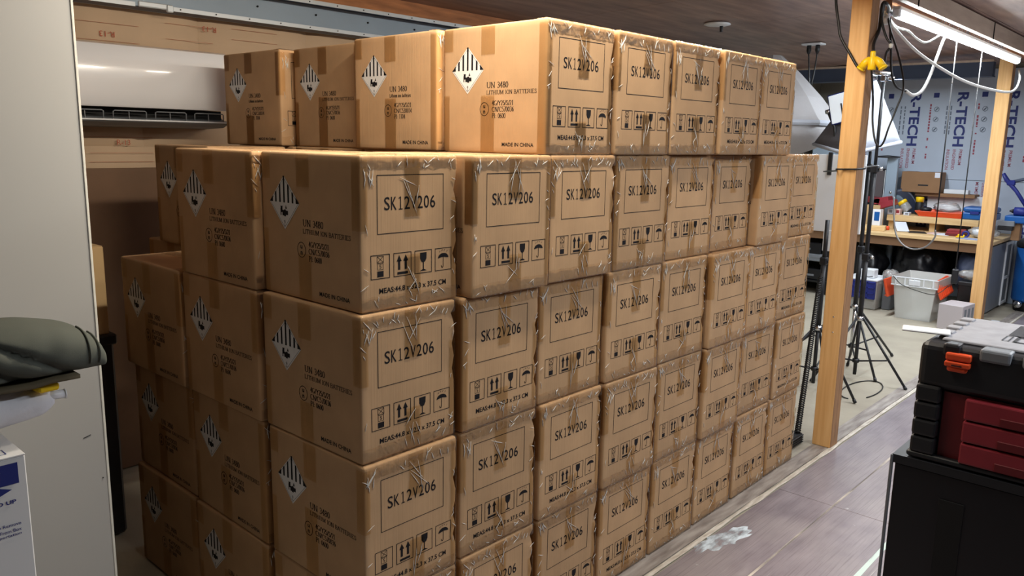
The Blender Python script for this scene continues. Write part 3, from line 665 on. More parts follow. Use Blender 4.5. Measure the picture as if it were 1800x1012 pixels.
def wrinkle(u, v, seed, amp):
    return amp*(abs(noise.noise((u*23, v*9, seed)))+.6*abs(noise.noise((u*51, v*26, seed+5))))
def creases(m, rr, n, xr, zr, ln, r=.0009, slot=0):
    for _ in range(n):
        x, z = rr.uniform(*xr), rr.uniform(*zr); a = rr.gauss(0, .55) if ln > .03 else rr.uniform(-1.2, 1.2)
        L = rr.uniform(.4, 1)*ln; pts = []
        for i in range(5):
            t = i/4-.5
            pts.append((x+math.sin(a)*L*t+rr.uniform(-.0012, .0012), FU-.0018, z+math.cos(a)*L*t))
        m.tube(pts, [.0002, r, r*1.2, r*.8, .0002], slot, 5)
def tape_meshes(seed):
    rr = random.Random(100+seed); out = []; cm = MB()
    # strip folded over the upper edge
    m = MB(); dz = .030+rr.uniform(0, .008); top = .045
    def over(u, v, z_edge=H, sgn=1):
        x = -W/2+.002+(W-.004)*u; s = v*(dz+top); am = wrinkle(u*3, v*2, seed, .0022)
        if s < dz:
            zz = z_edge - sgn*(dz-s) + (sgn*.004*noise.noise((u*14, seed, 0)) if v < .01 else 0)
            return (x, FU-.0011-am-(.0008 if v > .3 else 0), zz)
        return (x, FU+(s-dz)-.0008, z_edge+sgn*(.0009+am*.7))
    m.grid(over, 44, 12, 0); creases(cm, rr, rr.choice((9, 12, 16)), (-W/2+.01, W/2-.01), (H-dz, H-.008), .030, .0011)
    creases(cm, rr, 5, (-W/2+.008, -W/2+.04), (H-.06, H-.02), .05, .0012)
    out.append(mesh_of(m.build('packing_tape', [TAPEW])))
    m = MB(); seed2 = seed+20; dz = .030+rr.uniform(0, .010); top = .004
    m.grid(lambda u, v: over(u, v, .0, -1) if v*(dz+top) < dz else (-W/2+.002+(W-.004)*u, FU-.0008, .0012), 44, 8, 0)
    creases(cm, rr, rr.choice((6, 8, 11)), (-W/2+.01, W/2-.01), (.010, dz), .028, .0011)
    out.append(mesh_of(m.build('packing_tape', [TAPEW])))
    # centre strips
    x0 = -W/2+.137+rr.uniform(-.006, .008); ln = .14+rr.uniform(-.03, .02)
    m = MB(); m.grid(lambda u, v: (x0+.050*u+.004*noise.noise((v*3, seed, 1)), FU-.0015-wrinkle(u, v*.4, seed+3, .0010), H-.003-ln*v+(.004*noise.noise((u*9, seed, 0)) if v > .99 else 0)), 10, 14, 0)
    creases(cm, rr, 4, (x0+.008, x0+.042), (H-ln*.75, H-ln*.4), .12, .0009)
    out.append(mesh_of(m.build('packing_tape', [TAPE])))
    x1 = x0+rr.uniform(-.006, .006); ln2 = .11+rr.uniform(-.02, .02)
    m = MB(); m.grid(lambda u, v: (x1+.050*u, FU-.0015-wrinkle(u, v*.4, seed+7, .0010), .003+ln2*v+(.004*noise.noise((u*9, seed, 2)) if v > .99 else 0)), 10, 12, 0)
    creases(cm, rr, 4, (x1+.008, x1+.042), (.03, ln2*.8), .07, .0009)
    out.append(mesh_of(m.build('packing_tape', [TAPE])))
    # strips folded round the two upright edges
    for s, lo, hi in ((-1, rr.choice((.004, .20)), H-.01), (1, .004, rr.choice((H-.01, .27)))):
        m = MB(); wd = .017+rr.uniform(0, .006)
        def fn(u, v, s=s, lo=lo, hi=hi, wd=wd):
            z = lo+(hi-lo)*v; t = u*(wd+.03)
            am = wrinkle(u, v*1.5, seed+11*s, .0012)
            if t < wd: p = (s*(W/2-wd+t), FU-.0013-am, z)
            else: p = (s*(W/2+.0010+am*.3), FU+(t-wd), z)
            return p
        m.grid(fn, 8, 30, 0)
        if s > 0: creases(cm, rr, 6, (W/2-.022, W/2-.005), (.02, H-.05), .025)
        else: creases(cm, rr, 4, (-W/2+.004, -W/2+.018), (.05, H-.03), .03)
        out.append(mesh_of(m.build('packing_tape', [TAPE])))
    # side face strips: centre top, centre bottom, rear corners
    ya = -D/2+.206
    m = MB(); l1 = .092+rr.uniform(-.02, .01); m.grid(lambda u, v: (-W/2-.0013, ya+.058*u, H-.003-l1*v), 2, 3, 0)
    out.append(mesh_of(m.build('packing_tape', [TAPE]))); m = MB()
    m.grid(lambda u, v: (-W/2-.0013, D/2-.004-.042*u, H-.004-.066*v), 2, 2, 0)
    out.append(mesh_of(m.build('packing_tape', [TAPE])))
    m = MB(); l2 = .17+rr.uniform(-.09, .05); m.grid(lambda u, v: (-W/2-.0013, ya+.058*u, .003+l2*v), 2, 3, 0)
    out.append(mesh_of(m.build('packing_tape', [TAPE]))); m = MB()
    m.grid(lambda u, v: (-W/2-.0013, D/2-.004-.026*u, .004+.17*v), 2, 2, 0)
    out.append(mesh_of(m.build('packing_tape', [TAPE])))
    # tape along the seam of the lid
    m = MB(); m.grid(lambda u, v: (-.027+.054*u, -D/2+.045+(D-.05)*v, H+.0012+wrinkle(u, v*3, seed, .0006)), 6, 20, 0)
    out.append(mesh_of(m.build('packing_tape', [TAPEW])))
    cr = mesh_of(cm.build('tape_creases', [CREASE]))
    return out, cr
TAPES = [tape_meshes(s) for s in range(5)]
def ob(name, me, parent):
    o = bpy.data.objects.new(name, me); COL.objects.link(o); o.parent = parent; return o
cart_n = 0
def carton(label, x, yfront, z, yaw, group, var=None, meas=False, low=False, stencil_side=True):
    global cart_n
    cart_n += 1; rr = random.Random(cart_n*17)
    var = rr.choice((0, 1, 2, 3)) if var is None else var; tv = cart_n % 5
    a = math.radians(yaw)
    t = thing('battery_carton', label, 'carton', (x, yfront+D/2, z), a, group)
    ob('body', BODY[var], t); ob('stencil_print', STEN[meas], t); ob('side_print', SIDE[low], t)
    h = ob('hazard_label', HAZW, t); ob('hazard_print', HAZB, h)
    for me in TAPES[tv][0]: ob('packing_tape', me, t)
    ob('tape_creases', TAPES[tv][1], t)['kind'] = 'stuff'
    return t
GA, GS = 'battery cartons in the wall of boxes facing the aisle', 'battery cartons on the shaded end of the stack'
LAY = {1: 'bottom layer', 2: 'second layer up', 3: 'third layer up', 4: 'fourth layer up', 5: 'top layer'}
ORD = ['', 'nearest', 'second', 'third', 'fourth', 'fifth', 'sixth', 'seventh', 'last']
SKT = [(1,1,.165,0,0),(1,2,.5,0,0),(1,3,.835,0,0),(1,4,1.17,0,0),(1,5,1.5,-.002,-.27),(1,6,1.833,.002,.22),(1,7,2.177,.005,.19),(1,8,2.513,.009,-.05),
 (2,1,.165,0,0),(2,2,.503,.004,-1.0),(2,3,.833,-.003,-.07),(2,4,1.163,-.012,-.55),(2,5,1.495,-.005,0),(2,6,1.825,-.015,.64),(2,7,2.196,.012,-.67),(2,8,2.530,.008,.35),
 (3,1,.168,.012,.35),(3,2,.5,.002,.04),(3,3,.83,.007,-.38),(3,4,1.162,-.007,-1.0),(3,5,1.494,-.005,-.9),(3,6,1.824,-.022,.45),(3,7,2.152,-.009,.15),(3,8,2.533,.018,-.8),
 (4,1,.183,.022,-.3),(4,2,.515,-.022,-.6),(4,3,.846,-.012,-.8),(4,4,1.178,-.008,-.8),(4,5,1.524,.006,-.8),(4,6,1.862,.018,.25),(4,7,2.192,-.018,0),(4,8,2.590,.03,-.9)]
MEAS = {(4,1),(4,8),(3,1),(3,2),(3,8),(2,1),(2,2),(2,3),(2,8),(1,1),(1,4)}
for (L, c, x, y, yaw) in SKT:
    what = 'taped brown battery carton with size line' if (L, c) in MEAS else 'taped brown battery carton'
    lab = '%s, %s, %s from the near corner' % (what, LAY[L], ORD[c]) if 1 < c < 8 else ('%s, %s, at the near corner' % (what, LAY[L]) if c == 1 else '%s, %s, at the end beside the post' % (what, LAY[L]))
    vv = {(4,1): 1, (4,2): 0, (4,3): 2, (1,1): 3}.get((L, c))
    carton(lab, x, y, (L-1)*.38, yaw, GA, vv, (L, c) in MEAS)
T5 = [(.823, -.006, -1.0), (1.146, -.018, -.4), (1.469, -.022, -.5), (1.792, -.034, .2), (2.114, -.030, .2)]
for i, (x, y, yaw) in enumerate(T5):
    carton(('taped battery carton leading the top layer, brightly lit end facing left', 'taped battery carton, top layer, second along the aisle', 'taped battery carton, top layer, middle one along the aisle',
            'taped battery carton, top layer, fourth along the aisle', 'taped battery carton closing the far end of the top layer')[i], x, y, 1.52, yaw, GA, (1, 1, 2, 1, 0)[i], i in (0, 3, 4))
for i, (x, y, yaw, low) in enumerate(((.812, .447, 0, True), (.870, .925, -.8, False), (.825, 1.395, .6, True))):
    carton(('battery carton, top layer, directly behind the brightly lit leading one', 'battery carton, top layer, third back toward the wall', 'dim battery carton, top layer, beside the white air conditioner')[i], x, y, 1.52, yaw, GS, 0, False, low)
for L in (1, 2, 3, 4):
    for r in ((2,) if L == 4 else (2, 3)):
        x = .160+{(4,2): -.004, (3,2): -.004, (3,3): -.010, (2,3): .012, (2,2): .006}.get((L, r), 0)
        carton('battery carton on the shaded end, %s, %s from the aisle' % (LAY[L], 'second' if r == 2 else 'third'), x, .012+.4515*(r-1), (L-1)*.38, (.3, -.4, .2, .5)[L-1], GS, 0)
carton('battery carton set back on the shaded end, fourth layer up, near the insulated wall', .425, 1.225, 1.14, -.5, GS, 0)
carton('battery carton set back at the rear of the shaded end, under another carton', .445, 1.372, .76, 0, GS, 0)
for r in (2, 3, 4):     # cartons that carry the rear row of the top layer
    carton('battery carton inside the stack, fourth layer up, %s from the aisle' % ORD[r], .862, .012+.452*(r-1), 1.14, 0, GS, 0)
# ------------------------------------------------------------------ air conditioner on the back wall
t = thing('air_conditioner', 'white wall air conditioner with open slot along its underside', 'air conditioner', (.25, 2.27, 1.585))
prof = [(0, .345), (-.19, .345), (-.222, .335), (-.243, .30), (-.255, .24), (-.252, .15), (-.243, .090), (-.236, .082), (-.20, .085), (0, .085)]
X0, X1 = -.55, .55
m = MB(); m.loft([[(x, y, z) for y, z in prof] for x in (X0, X0+.004, X1-.004, X1)], 0, True); o = m.build('front_panel', WPLAS, t)
o.modifiers.new('edge', 'EDGE_SPLIT').split_angle = .6
m = MB(); prof2 = [(0, .084), (-.10, .080), (-.16, .040), (-.205, .034), (-.214, .030), (-.205, .022), (-.16, .006), (0, 0)]
m.loft([[(x, y, z) for y, z in prof2] for x in (X0, X1)], 0, False); m.build('lower_casing', GREYP, t)  # underside of the white unit coloured grey for its shading
m = MB().span((X0+.01, -.16, .042), (X1-.01, -.11, .082)); m.build('outlet_slot', DARK, t)
m = MB().span((X0+.005, -.216, .026), (X1-.005, -.208, .033), bev=.002); m.build('outlet_lip', WPLAS2, t)
for k in range(6):
    x0 = X0+.045+k*.178
    m = MB().tube([(x0, -.212, .034), (x0, -.215, .064), (x0+.006, -.216, .068), (x0+.132, -.216, .068), (x0+.138, -.215, .064), (x0+.138, -.212, .034)], .0028, 0, 6)
    m.span((x0+.064, -.214, .034), (x0+.067, -.209, .067)); m.build('louver_frame', GREYP, t)

# ------------------------------------------------------------------ tall white cabinet
t = thing('tall_cabinet', 'tall plain white cabinet standing in front of the insulated wall', 'cabinet', (-1.0, .83, 0))
MB().box((0, .0, 1.02), (1.208, .58, 2.038), bev=.003).build('body', mat('cabinet_unseen_dark_side', rgb(96, 84, 74), rough=.7), t)  # unseen sides made dark to cut bounce onto the cartons
MB().box((0, -.292, 1.02), (1.21, .016, 2.04), bev=.002).build('door', WHITE, t)
MB().box((.606, -.2995, 1.02), (.006, .006, 2.04), bev=.001).build('edge_band', WEDGE, t)
m = MB(); m.tube([(.555, -.3005, .815), (.572, -.3005, .820)], .0012, 0, 5); m.tube([(.592, -.3008, .70), (.594, -.3008, .7005)], .002, 0, 5); m.build('scuff_mark', BLACK, t)

# ------------------------------------------------------------------ filter box with a pile of cloth
t = thing('filter_box', 'white cardboard box with blue arrow print, cloths piled on it', 'box', (-.962, .154, 0))
BX, BY, BZ = .25, -.14, 1.003
m = MB().box((0, 0, BZ/2-.002), (.50, .28, BZ-.004), bev=.002); m.build('body', LABELW, t)
MB().span((-.25, -.141, BZ-.004), (.25, .14, BZ), bev=.001).build('lid_flap', LABELW, t)
k = Ink(); wk = Ink(); P = lambda u, v: (BX-u, BZ-v)
def rect(ink, u0, v0, u1, v1, m=0): (x0, y0), (x1, y1) = P(u0, v0), P(u1, v1); ink.rect(min(x0, x1), min(y0, y1), max(x0, x1), max(y0, y1), m)
rect(k, .10, .0093*1.35, .010*1.35, .0375*1.35)
k.poly([P(.0445, .048), P(.0445, .053), P(.0255, .0600), P(.075, .080), P(.12, .0600), P(.10, .053), P(.10, .048)])
def tx(ink, s, u0, u1, v0, v1, b=.02): ink.text(s, BX-u0, BZ-v1, BX-u1, BZ-v0, bold=b)
tx(wk, 'GE', .057, .041, .019, .0258, .03); tx(wk, 'O', .054, .046, .0298, .0362, .03); tx(wk, 'Y', .058, .051, .0378, .0445, .03)
tx(k, 'ND UP', .060, .0206, .079, .0862, .03)
tx(k, 'tion Remove', .062, .0165, .1215, .1275, .01); tx(k, 'er From Box', .060, .0166, .1325, .1385, .01); tx(k, 'nsportation', .060, .0172, .1412, .1475, .01)
for i, s in enumerate(('ide Container', 'Complies with', 'Prescribed', 'Specifications')): tx(k, s, (.068, .066, .054, .064)[i], .0172, .267+.0088*i, .273+.0088*i, .01)
o = k.build('blue_print', BPRINT, t, (0, -.1415, 0), (1, 0, 0), (0, 0, 1), .0004); wk.build('white_print', LABELW, o, (0, -.1415, 0), (1, 0, 0), (0, 0, 1), .0008)
k = Ink(); k.frame(.10, -.10, .225, -.125, .0015); k.text('SIDE', .17, -.122, .205, -.112, bold=.02)
k.build('blue_print', BPRINT, t, (0, 0, BZ), (1, 0, 0), (0, 1, 0), .0006)

def cloth_loft(fn, n, seg, name, mats, parent):
    m = MB(); m.loft([[fn(i/n, 2*PI*k/seg) for k in range(seg)] for i in range(n+1)], 0, True); return m.build(name, mats, parent)
t = thing('cloth_roll', 'rolled white cloth lying on the white box, its tube end poking out', 'cloth roll', (-.85, .115, 1.004))
def roll(u, a):
    x = -.19+.41*u; r = .047-.024*max(0, u-.40)/.60; e = 1-max(0, (u-.93)/.07)**2*.45 if u > .93 else 1
    zc = .048+.016*max(0, u-.35)
    wv = .006*noise.noise((x*16+a*.8, math.cos(a)*1.5, 3))+.0045*math.sin(a*3+x*40)*noise.noise((x*9, 2, a*.4))
    rr = (r+wv)*e; return (x, rr*math.cos(a), max(.0006, zc+rr*1.02*math.sin(a)))
cloth_loft(roll, 60, 36, 'cloth', CLOTHW, t)
m = MB().cyl((.20, -.005, .065), (.238, -.008, .063), .0085, .0085, 0, 14); m.cyl((.238, -.008, .063), (.2405, -.008, .063), .0095, .0095, 0, 14); m.build('tube_end', WPLAS, t)
t = tag(MB().box((-.650, .115, 1.0925), (.036, .08, .014), 0, .12, bev=.003).build('yellow_packet', YELLOW), 'flat yellow packet wedged between white cloth roll and brown sheet', 'packet')
m = MB(); m.grid(lambda u, v: (-1.10+.502*u, .055+.14*v, 1.1035+.004*math.sin(u*5)*(u < .9)+.003*u), 20, 4, 0, True)
t = m.build('brown_sheet', BROWN); sm = t.modifiers.new('thickness', 'SOLIDIFY'); sm.thickness = .0075; sm.offset = 1
tag(t, 'thin olive brown sheet lying under the folded grey cloth', 'sheet')
t = thing('folded_cloth', 'thick folded grey green cloth lying on top of the pile', 'cloth', (-.80, .12, 1.1135))
def fold(u, a):
    # u along the length, bulging front edge, rounded right end with overlapping hems
    x = -.30+.555*u; e = 1.0 if u < .70 else math.sqrt(max(0.0, 1-((u-.70)/.302)**2))
    hz = .0555*(.30+.70*e)*(1-.10*max(0, u-.5)); hy = .092*(.55+.45*e)
    c, s = math.cos(a), math.sin(a)
    cy = math.copysign(abs(c)**.75, c); cz = math.copysign(abs(s)**.8, s)
    y = hy*cy; z = hz*(1+cz)
    q = x*1.0 + z*1.1
    g = .0
    for (q0, w_, am) in ((-.060, .018, .034), (.030, .015, .028), (.115, .013, .016), (-.14, .02, .02)):
        d = (x - q0 + (z-.05)*1.7)/w_
        g += am*math.exp(-d*d)
    f = max(0, -c)
    y += g*f*e - .004*f*noise.noise((x*28, z*22, 1)); 
    z += .005*noise.noise((x*14, y*14, 5))*max(0, s) - .010*max(0, s)*math.exp(-((x+.02)/.09)**2)*max(0, -c)
    return (x, y, max(0.0, z))
cloth_loft(fold, 90, 56, 'cloth', CLOTH, t)
for uu in (.93, .965):
    m = MB(); m.tube([Vector(fold(uu, math.radians(95+7*k)))+Vector((.002, -.002, .001)) for k in range(17)], .0019, 0, 6); m.build('hem', CLOTH, t)

# brown sheet leaning on the insulation, half hidden carton
t = MB().span((-.35, 2.225, 0), (.60, 2.243, 1.405), bev=.002).build('plywood_sheet', PLYD)
tag(t, 'dark brown sheet of board leaning against the insulated back wall', 'board')
t = thing('storage_carton', 'plain tan carton half hidden behind the white cabinet edge', 'carton', (-.16, 1.75, .81))
MB().span((-.19, -.15, 0), (.19, .15, .332), bev=.003).build('body', TAN, t)
MB().span((-.188, -.149, .332), (.188, -.003, .335), bev=.001).build('flap', TAN, t); MB().span((-.188, .003, .332), (.188, .149, .335), bev=.001).build('flap', TAN, t)
t = thing('dark_crate', 'dark plastic crate carrying the plain tan carton', 'crate', (-.16, 1.75, 0))
MB().span((-.19, -.16, 0), (.20, .16, .80), bev=.01).build('body', BLACK, t); MB().span((-.20, -.17, .77), (.21, .17, .81), bev=.006).build('rim', BLACK, t)

# ------------------------------------------------------------------ tool box on the black cabinet
t = thing('tool_case', 'black tool case with orange latch and three red drawers, dusty lid', 'tool box', (.80, -1.28, .861))
L0, L1 = .262, -.262     # local y of the left and right ends
def shell(z0, z1, dx, name, matl, bev=.014):
    return MB().span((-dx, L1-dx, z0), (.34, L0+dx, z1), bev=bev, seg=3).build(name, matl, t)
shell(.168, .272, .006, 'lid', BLACK, .016); shell(.0, .014, .010, 'base_skirt', BLACK, .006)
MB().span((.012, L1, .012), (.34, L0, .170)).build('body', BLACK, t)
MB().span((.03, L1+.02, .270), (.325, L0-.028, .279), bev=.005, seg=2).build('lid_top', LID, t)
for y in (L0-.050, L0-.135, L0-.215, L0-.30):     # raised blocks on the lid front edge
    MB().box((.012, y-.008, .262), (.045, .034 if y > L0-.08 else .06, .028), bev=.006, seg=2).build('lid_rib', GREYP if y < L0-.06 else BLACK, t)
for x in (.10, .16, .22, .28): MB().box((x, L0-.022, .2785), (.034, .030, .010), bev=.004, seg=2).build('lid_rib', LID, t)
for s in (1, -1):
    y = L0-.022 if s > 0 else L1+.022
    for i in range(4):
        MB().box((.012, y, .033+.0405*i), (.045, .052, .0385), bev=.006, seg=2).build('corner_guard', BLACK, t)
        if s > 0: MB().box((.05, L0+.004, .033+.0405*i), (.05, .014, .037), bev=.004, seg=2).build('corner_guard', BLACK, t)
MB().span((.006, L1+.056, .014), (.02, L0-.052, .164)).build('drawer_frame', REDD, t)
for i in range(3):
    z0 = .0125+.0505*i
    d = MB().span((-.012, L1+.098, z0), (.012, L0-.098, z0+.047), bev=.004, seg=2).build('drawer', RED, t)
    MB().span((-.0135, -.13, z0+.001), (-.004, L0-.167, z0+.021), bev=.002).build('pull_recess', REDD, d)
for y in (L0-.075, L1+.075):
    la = MB().box((-.010, y, .250), (.018, .050, .017), bev=.004, seg=2).build('latch', ORANGE, t)
    m = MB().box((-.013, y, .234), (.018, .050, .012), bev=.003, seg=2); m.box((-.0125, y, .224), (.016, .040, .014), bev=.005, seg=2); m.build('latch_tab', ORANGE, la)
    MB().box((-.0225, y, .2325), (.002, .020, .0022)).build('latch_slot', DARK, la)
k = Ink(); k.rect(.165, .0, .30, .13)
o = k.build('dark_badge', BLACK, t, (.0, L0-.132, .2795), (1, 0, 0), (0, -1, 0), -.0008)
k = Ink()
k.stroke([(.10, .0), (.155, .0), (.155, .012), (.10, .012)], .003, closed=True)
k.stroke([(.155, .05), (.155, .024), (.10, .024), (.10, .05)], .008); k.stroke([(.105, .062), (.15, .062), (.15, .085), (.105, .085)], .006, closed=True)
k.stroke([(.105, .098), (.15, .098), (.128, .118)], .006)
k.build('lettering', BLACK, t, (.0, L0-.132, .2795), (1, 0, 0), (0, -1, 0), -.0008)
t = MB().box((.86, -1.004, 1.1445), (.05, .10, .005), 0, .25, bev=.002).build('plastic_strip', WPLAS2)
tag(t, 'flat white plastic strip lying on the tool case, poking past its end', 'strip')
t = thing('black_cabinet', 'tall black panelled cabinet carrying the red and black tool case', 'cabinet', (.79, -1.30, 0))
MB().span((0, -.30, 0), (.42, .312, .838), bev=.003).build('body', BLACKS, t)
m = MB().span((-.004, -.305, .838), (.425, .318, .858)); m.build('top', BLACK, t)
MB().span((-.005, .316, .0), (.004, .322, .856), bev=.001).build('edge_trim', GREYP, t)
MB().span((-.003, .16, .0), (.0, .21, .78)).build('door_gap', DARK, t)

# ------------------------------------------------------------------ light stands, softboxes, panel, board
def stand(label, x, y, hub, r, a0, top, chrome=False):
    t = thing('light_stand', label, 'light stand', (x, y, 0), 0, 'black tripod light stands by the post')
    MB().cyl((0, 0, .06 if chrome else .03), (0, 0, hub+.02), .012, None, 0, 12).build('lower_tube', CHROME if chrome else BLACK, t)
    MB().cyl((0, 0, hub), (0, 0, .84), .0165, None, 0, 12).build('pole', BLACK, t)
    MB().cyl((0, 0, .80), (0, 0, min(top, 1.42)), .0135, None, 0, 12).build('pole', BLACK, t)
    if top > 1.42: MB().cyl((0, 0, 1.40), (0, 0, top), .0105, None, 0, 10).build('pole', BLACK, t)
    MB().cyl((0, 0, hub-.012), (0, 0, hub+.016), .030, .026, 0, 12).build('hub', CHROME, t)
    for z in (.84,)+((1.42,) if top > 1.45 else ()):
        c = MB().box((0, 0, z), (.046, .044, .048), bev=.006).build('clamp', BLACK, t)
        MB().cyl((0, -.022, z), (0, -.048, z), .010, .012, 0, 8).build('clamp_knob', CHROME, c)
    MB().cyl((0, 0, .115), (0, 0, .140), .022, None, 0, 10).build('hub', BLACK, t)
    for k in range(3):
        a = math.radians(a0+120*k); c, s = math.cos(a), math.sin(a)
        l = MB().tube([(.026*c, .026*s, hub), (r*c, r*s, .008)], .0085, 0, 8).build('leg', BLACK, t)
        MB().cyl((r*c-.008*c, r*s-.008*s, .018), (r*c+.006*c, r*s+.006*s, .0), .011, None, 0, 8).build('rubber_foot', BLACK, l)
        MB().tube([(.02*c, .02*s, .128), (r*.60*c, r*.60*s, hub*.40)], .006, 0, 6).build('brace', BLACK, t)
    return t
t = stand('tallest black light stand, its pole rising past the pale softbox', 4.36, .30, .42, .335, -93, 1.97)
h = MB().box((0, 0, 1.992), (.035, .035, .044), bev=.006).build('clamp_head', CHROME, t)
MB().cyl((-.03, .05, 2.030), (.02, -.035, 2.015), .017, .017, 0, 12).build('barrel', CHROME, h)
MB().cyl((0, -.018, 1.99), (0, -.062, 1.986), .008, .016, 0, 10).build('knob', CHROME, h)
stand('black light stand with bright chrome lower tube, behind the tallest stand', 4.75, .47, .42, .46, -20, 1.55, True)
stand('black light stand partly hidden behind the near post', 3.95, .42, .40, .34, -112, 1.10)
t = thing('softbox', 'grey round softbox facing down beside the top cartons', 'softbox', (4.95, 1.33, 0))
def octa(r, z): r, z = r*1.061, 1.5586+(z-1.5586)*1.061; return [(r*math.cos(2*PI*k/8+.39), r*math.sin(2*PI*k/8+.39), z) for k in range(8)]
m = MB().loft([octa(.06, 2.20), octa(.20, 2.07), octa(.36, 1.90), octa(.47, 1.755), octa(.49, 1.735)], 0, False); m.build('shell', FABG, t)
m = MB().loft([octa(.495, 1.735), octa(.500, 1.715), octa(.492, 1.70), octa(.470, 1.702)], 0, False); m.build('rim_band', FABW, t)
m = MB().loft([octa(.48, 1.704), octa(.44, 1.62), octa(.34, 1.54), octa(.18, 1.48), octa(.03, 1.465)], 0, True); m.build('diffuser', FABG, t)  # diffuser given the grey fabric to show it in shade
MB().cyl((0, 0, .02), (0, 0, 1.47), .014, None, 0, 10).build('pole', BLACK, t)
for k in range(3):
    a = .5+2*PI*k/3; MB().tube([(.02*math.cos(a), .02*math.sin(a), .42), (.33*math.cos(a), .33*math.sin(a), .006)], .0085, 0, 8).build('leg', BLACK, t)
t = thing('softbox', 'square softbox, white side lit, other side coloured as shade, behind the near post', 'softbox', (4.6, .45, 1.5))
A = Vector((-.06, .0, .52)); Lc, Fc, Rc, Bc = Vector((.0, .367, .077)), Vector((-.35, -.01, .015)), Vector((.08, -.195, .10)), Vector((.43, .18, .16))
ap = [A+Vector(v) for v in ((0, .035, 0), (-.035, 0, 0), (0, -.035, 0), (.035, 0, 0))]; co = [Lc, Fc, Rc, Bc]
for i, mm in enumerate((FABSH, FABW, FABW, FABSH)):  # unlit sides get the darker fabric as painted shade
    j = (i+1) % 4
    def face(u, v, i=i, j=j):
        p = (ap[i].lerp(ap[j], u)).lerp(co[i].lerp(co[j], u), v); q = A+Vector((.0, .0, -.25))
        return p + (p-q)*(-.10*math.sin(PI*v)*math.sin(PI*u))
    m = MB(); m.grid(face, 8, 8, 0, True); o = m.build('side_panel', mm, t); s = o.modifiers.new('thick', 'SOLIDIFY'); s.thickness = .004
m = MB()
for i in range(4): m.tube([co[i]+Vector((0, 0, -.006)), co[(i+1) % 4]+Vector((0, 0, -.006))], .013, 0, 8)
m.build('rim_band', FABW, t)
m = MB(); m.bm.faces.new(m.ring([c*.97 + Vector((0, 0, .012)) for c in co])); o = m.build('diffuser', FABW, t); o.modifiers.new('thick', 'SOLIDIFY').thickness = .003
m = MB().cyl(A+Vector((0, 0, -.02)), A+Vector((0, 0, .03)), .05, .04, 0, 12); m.build('mount_ring', CHROME, t)
t = thing('led_light', 'white light panel with navy frame, tilted between softboxes', 'light', (4.48, .585, 1.62), -.12)
R = Matrix.Rotation(math.radians(-14), 3, 'X')
def tl(p): return R @ Vector(p) + Vector((0, 0, .20))
m = MB().box(tl((0, 0, 0)), (.035, .185, .205), 0, R, bev=.004); m.build('frame', NAVY, t)
m = MB().box(tl((-.018, 0, 0)), (.008, .168, .190), 0, R, bev=.002); m.build('diffuser', LEDF, t)
for k in range(3): MB().box(tl((-.0235, .0-.02*k, -.01-.012*k)), (.004, .008, .075), 0, R).build('vent_slat', BLACK, t)
m = MB().tube([tl((0, .095, .0)), tl((0, .108, -.01)), tl((-.01, .075, -.12)), (-.01, .028, -.035), (0.02, .0, -.05)], .010, 0, 8); m.build('yoke', BLACK, t)
m = MB().cyl(tl((0, .092, 0)), tl((0, .125, 0)), .014, .016, 0, 10); m.build('tilt_knob', CHROME, t)
t = thing('reflector_board', 'white reflector board standing behind the near post', 'board', (4.30, .508, .86))
MB().box((0, 0, .388), (.018, .345, .515), bev=.002).build('panel', WPLAS2, t)
MB().box((-.002, .032, .07), (.02, .06, .14), bev=.002).build('foot_tab', WPLAS2, t)
MB().box((-.014, .058, .585), (.018, .026, .15), bev=.003).build('clip', BLACK, t)
# cord tied round the post
m = MB(); m.tube(bez([(4.02, .50, 1.40), (3.3, .12, 1.432), (2.95, .020, 1.446), (2.943, -.02, 1.448), (2.945, -.074, 1.450), (3.02, -.079, 1.452), (3.092, -.074, 1.452), (3.5, .06, 1.45), (4.34, .28, 1.44)], 8), .0045, 0, 6)
tag(m.build('tie_cord', CABLE), 'thin black cord tied round the near post', 'cord')
# coiled cord and its block
t = thing('coiled_cord', 'black coiled cord stretched from a light stand down to the ribbed block', 'cord', (2.914, .085, .05))
m = MB(); N = 80; p0, p1 = Vector((0, 0, 0)), Vector((1.016, .34, .69)); dd = (p1-p0).normalized(); ea = dd.orthogonal().normalized(); eb = dd.cross(ea)
m.tube([p0.lerp(p1, k/(8*N)) + .013*(math.cos(2*PI*k/8)*ea+math.sin(2*PI*k/8)*eb) for k in range(8*N)], .0042, 0, 5); m.build('coil', CABLE, t)
m = MB(); m.tube(bez([p1, p1+Vector((.02, .0, .05)), p1+Vector((.03, -.005, .10))], 6), .006, 0, 6); m.build('lead', CABLE, t)
t = thing('power_block', 'flat black ribbed block on the concrete beside the last carton', 'power block', (2.845, .115, -.0055))
MB().box((0, 0, .028), (.19, .10, .056), bev=.005).build('body', BLACK, t)
for k in range(4): MB().box((0, -.051, .010+.012*k), (.19, .008, .006), bev=.001).build('rib', BLACK, t)
# loop of cord on the concrete
m = MB(); m.tube([(4.14+.26*math.cos(a), .17+.10*math.sin(a), -.001) for a in (-2.2+.2*k for k in range(28))], .004, 0, 5)
tag(m.build('floor_cord', CABLE), 'thin black cord lying in a loop on the concrete floor', 'cord')
t = MB().box((3.80, .20, .008), (.05, .03, .026), bev=.004).build('plug_adapter', BLACK)
tag(t, 'small black plug lying on the concrete behind the near post', 'plug')
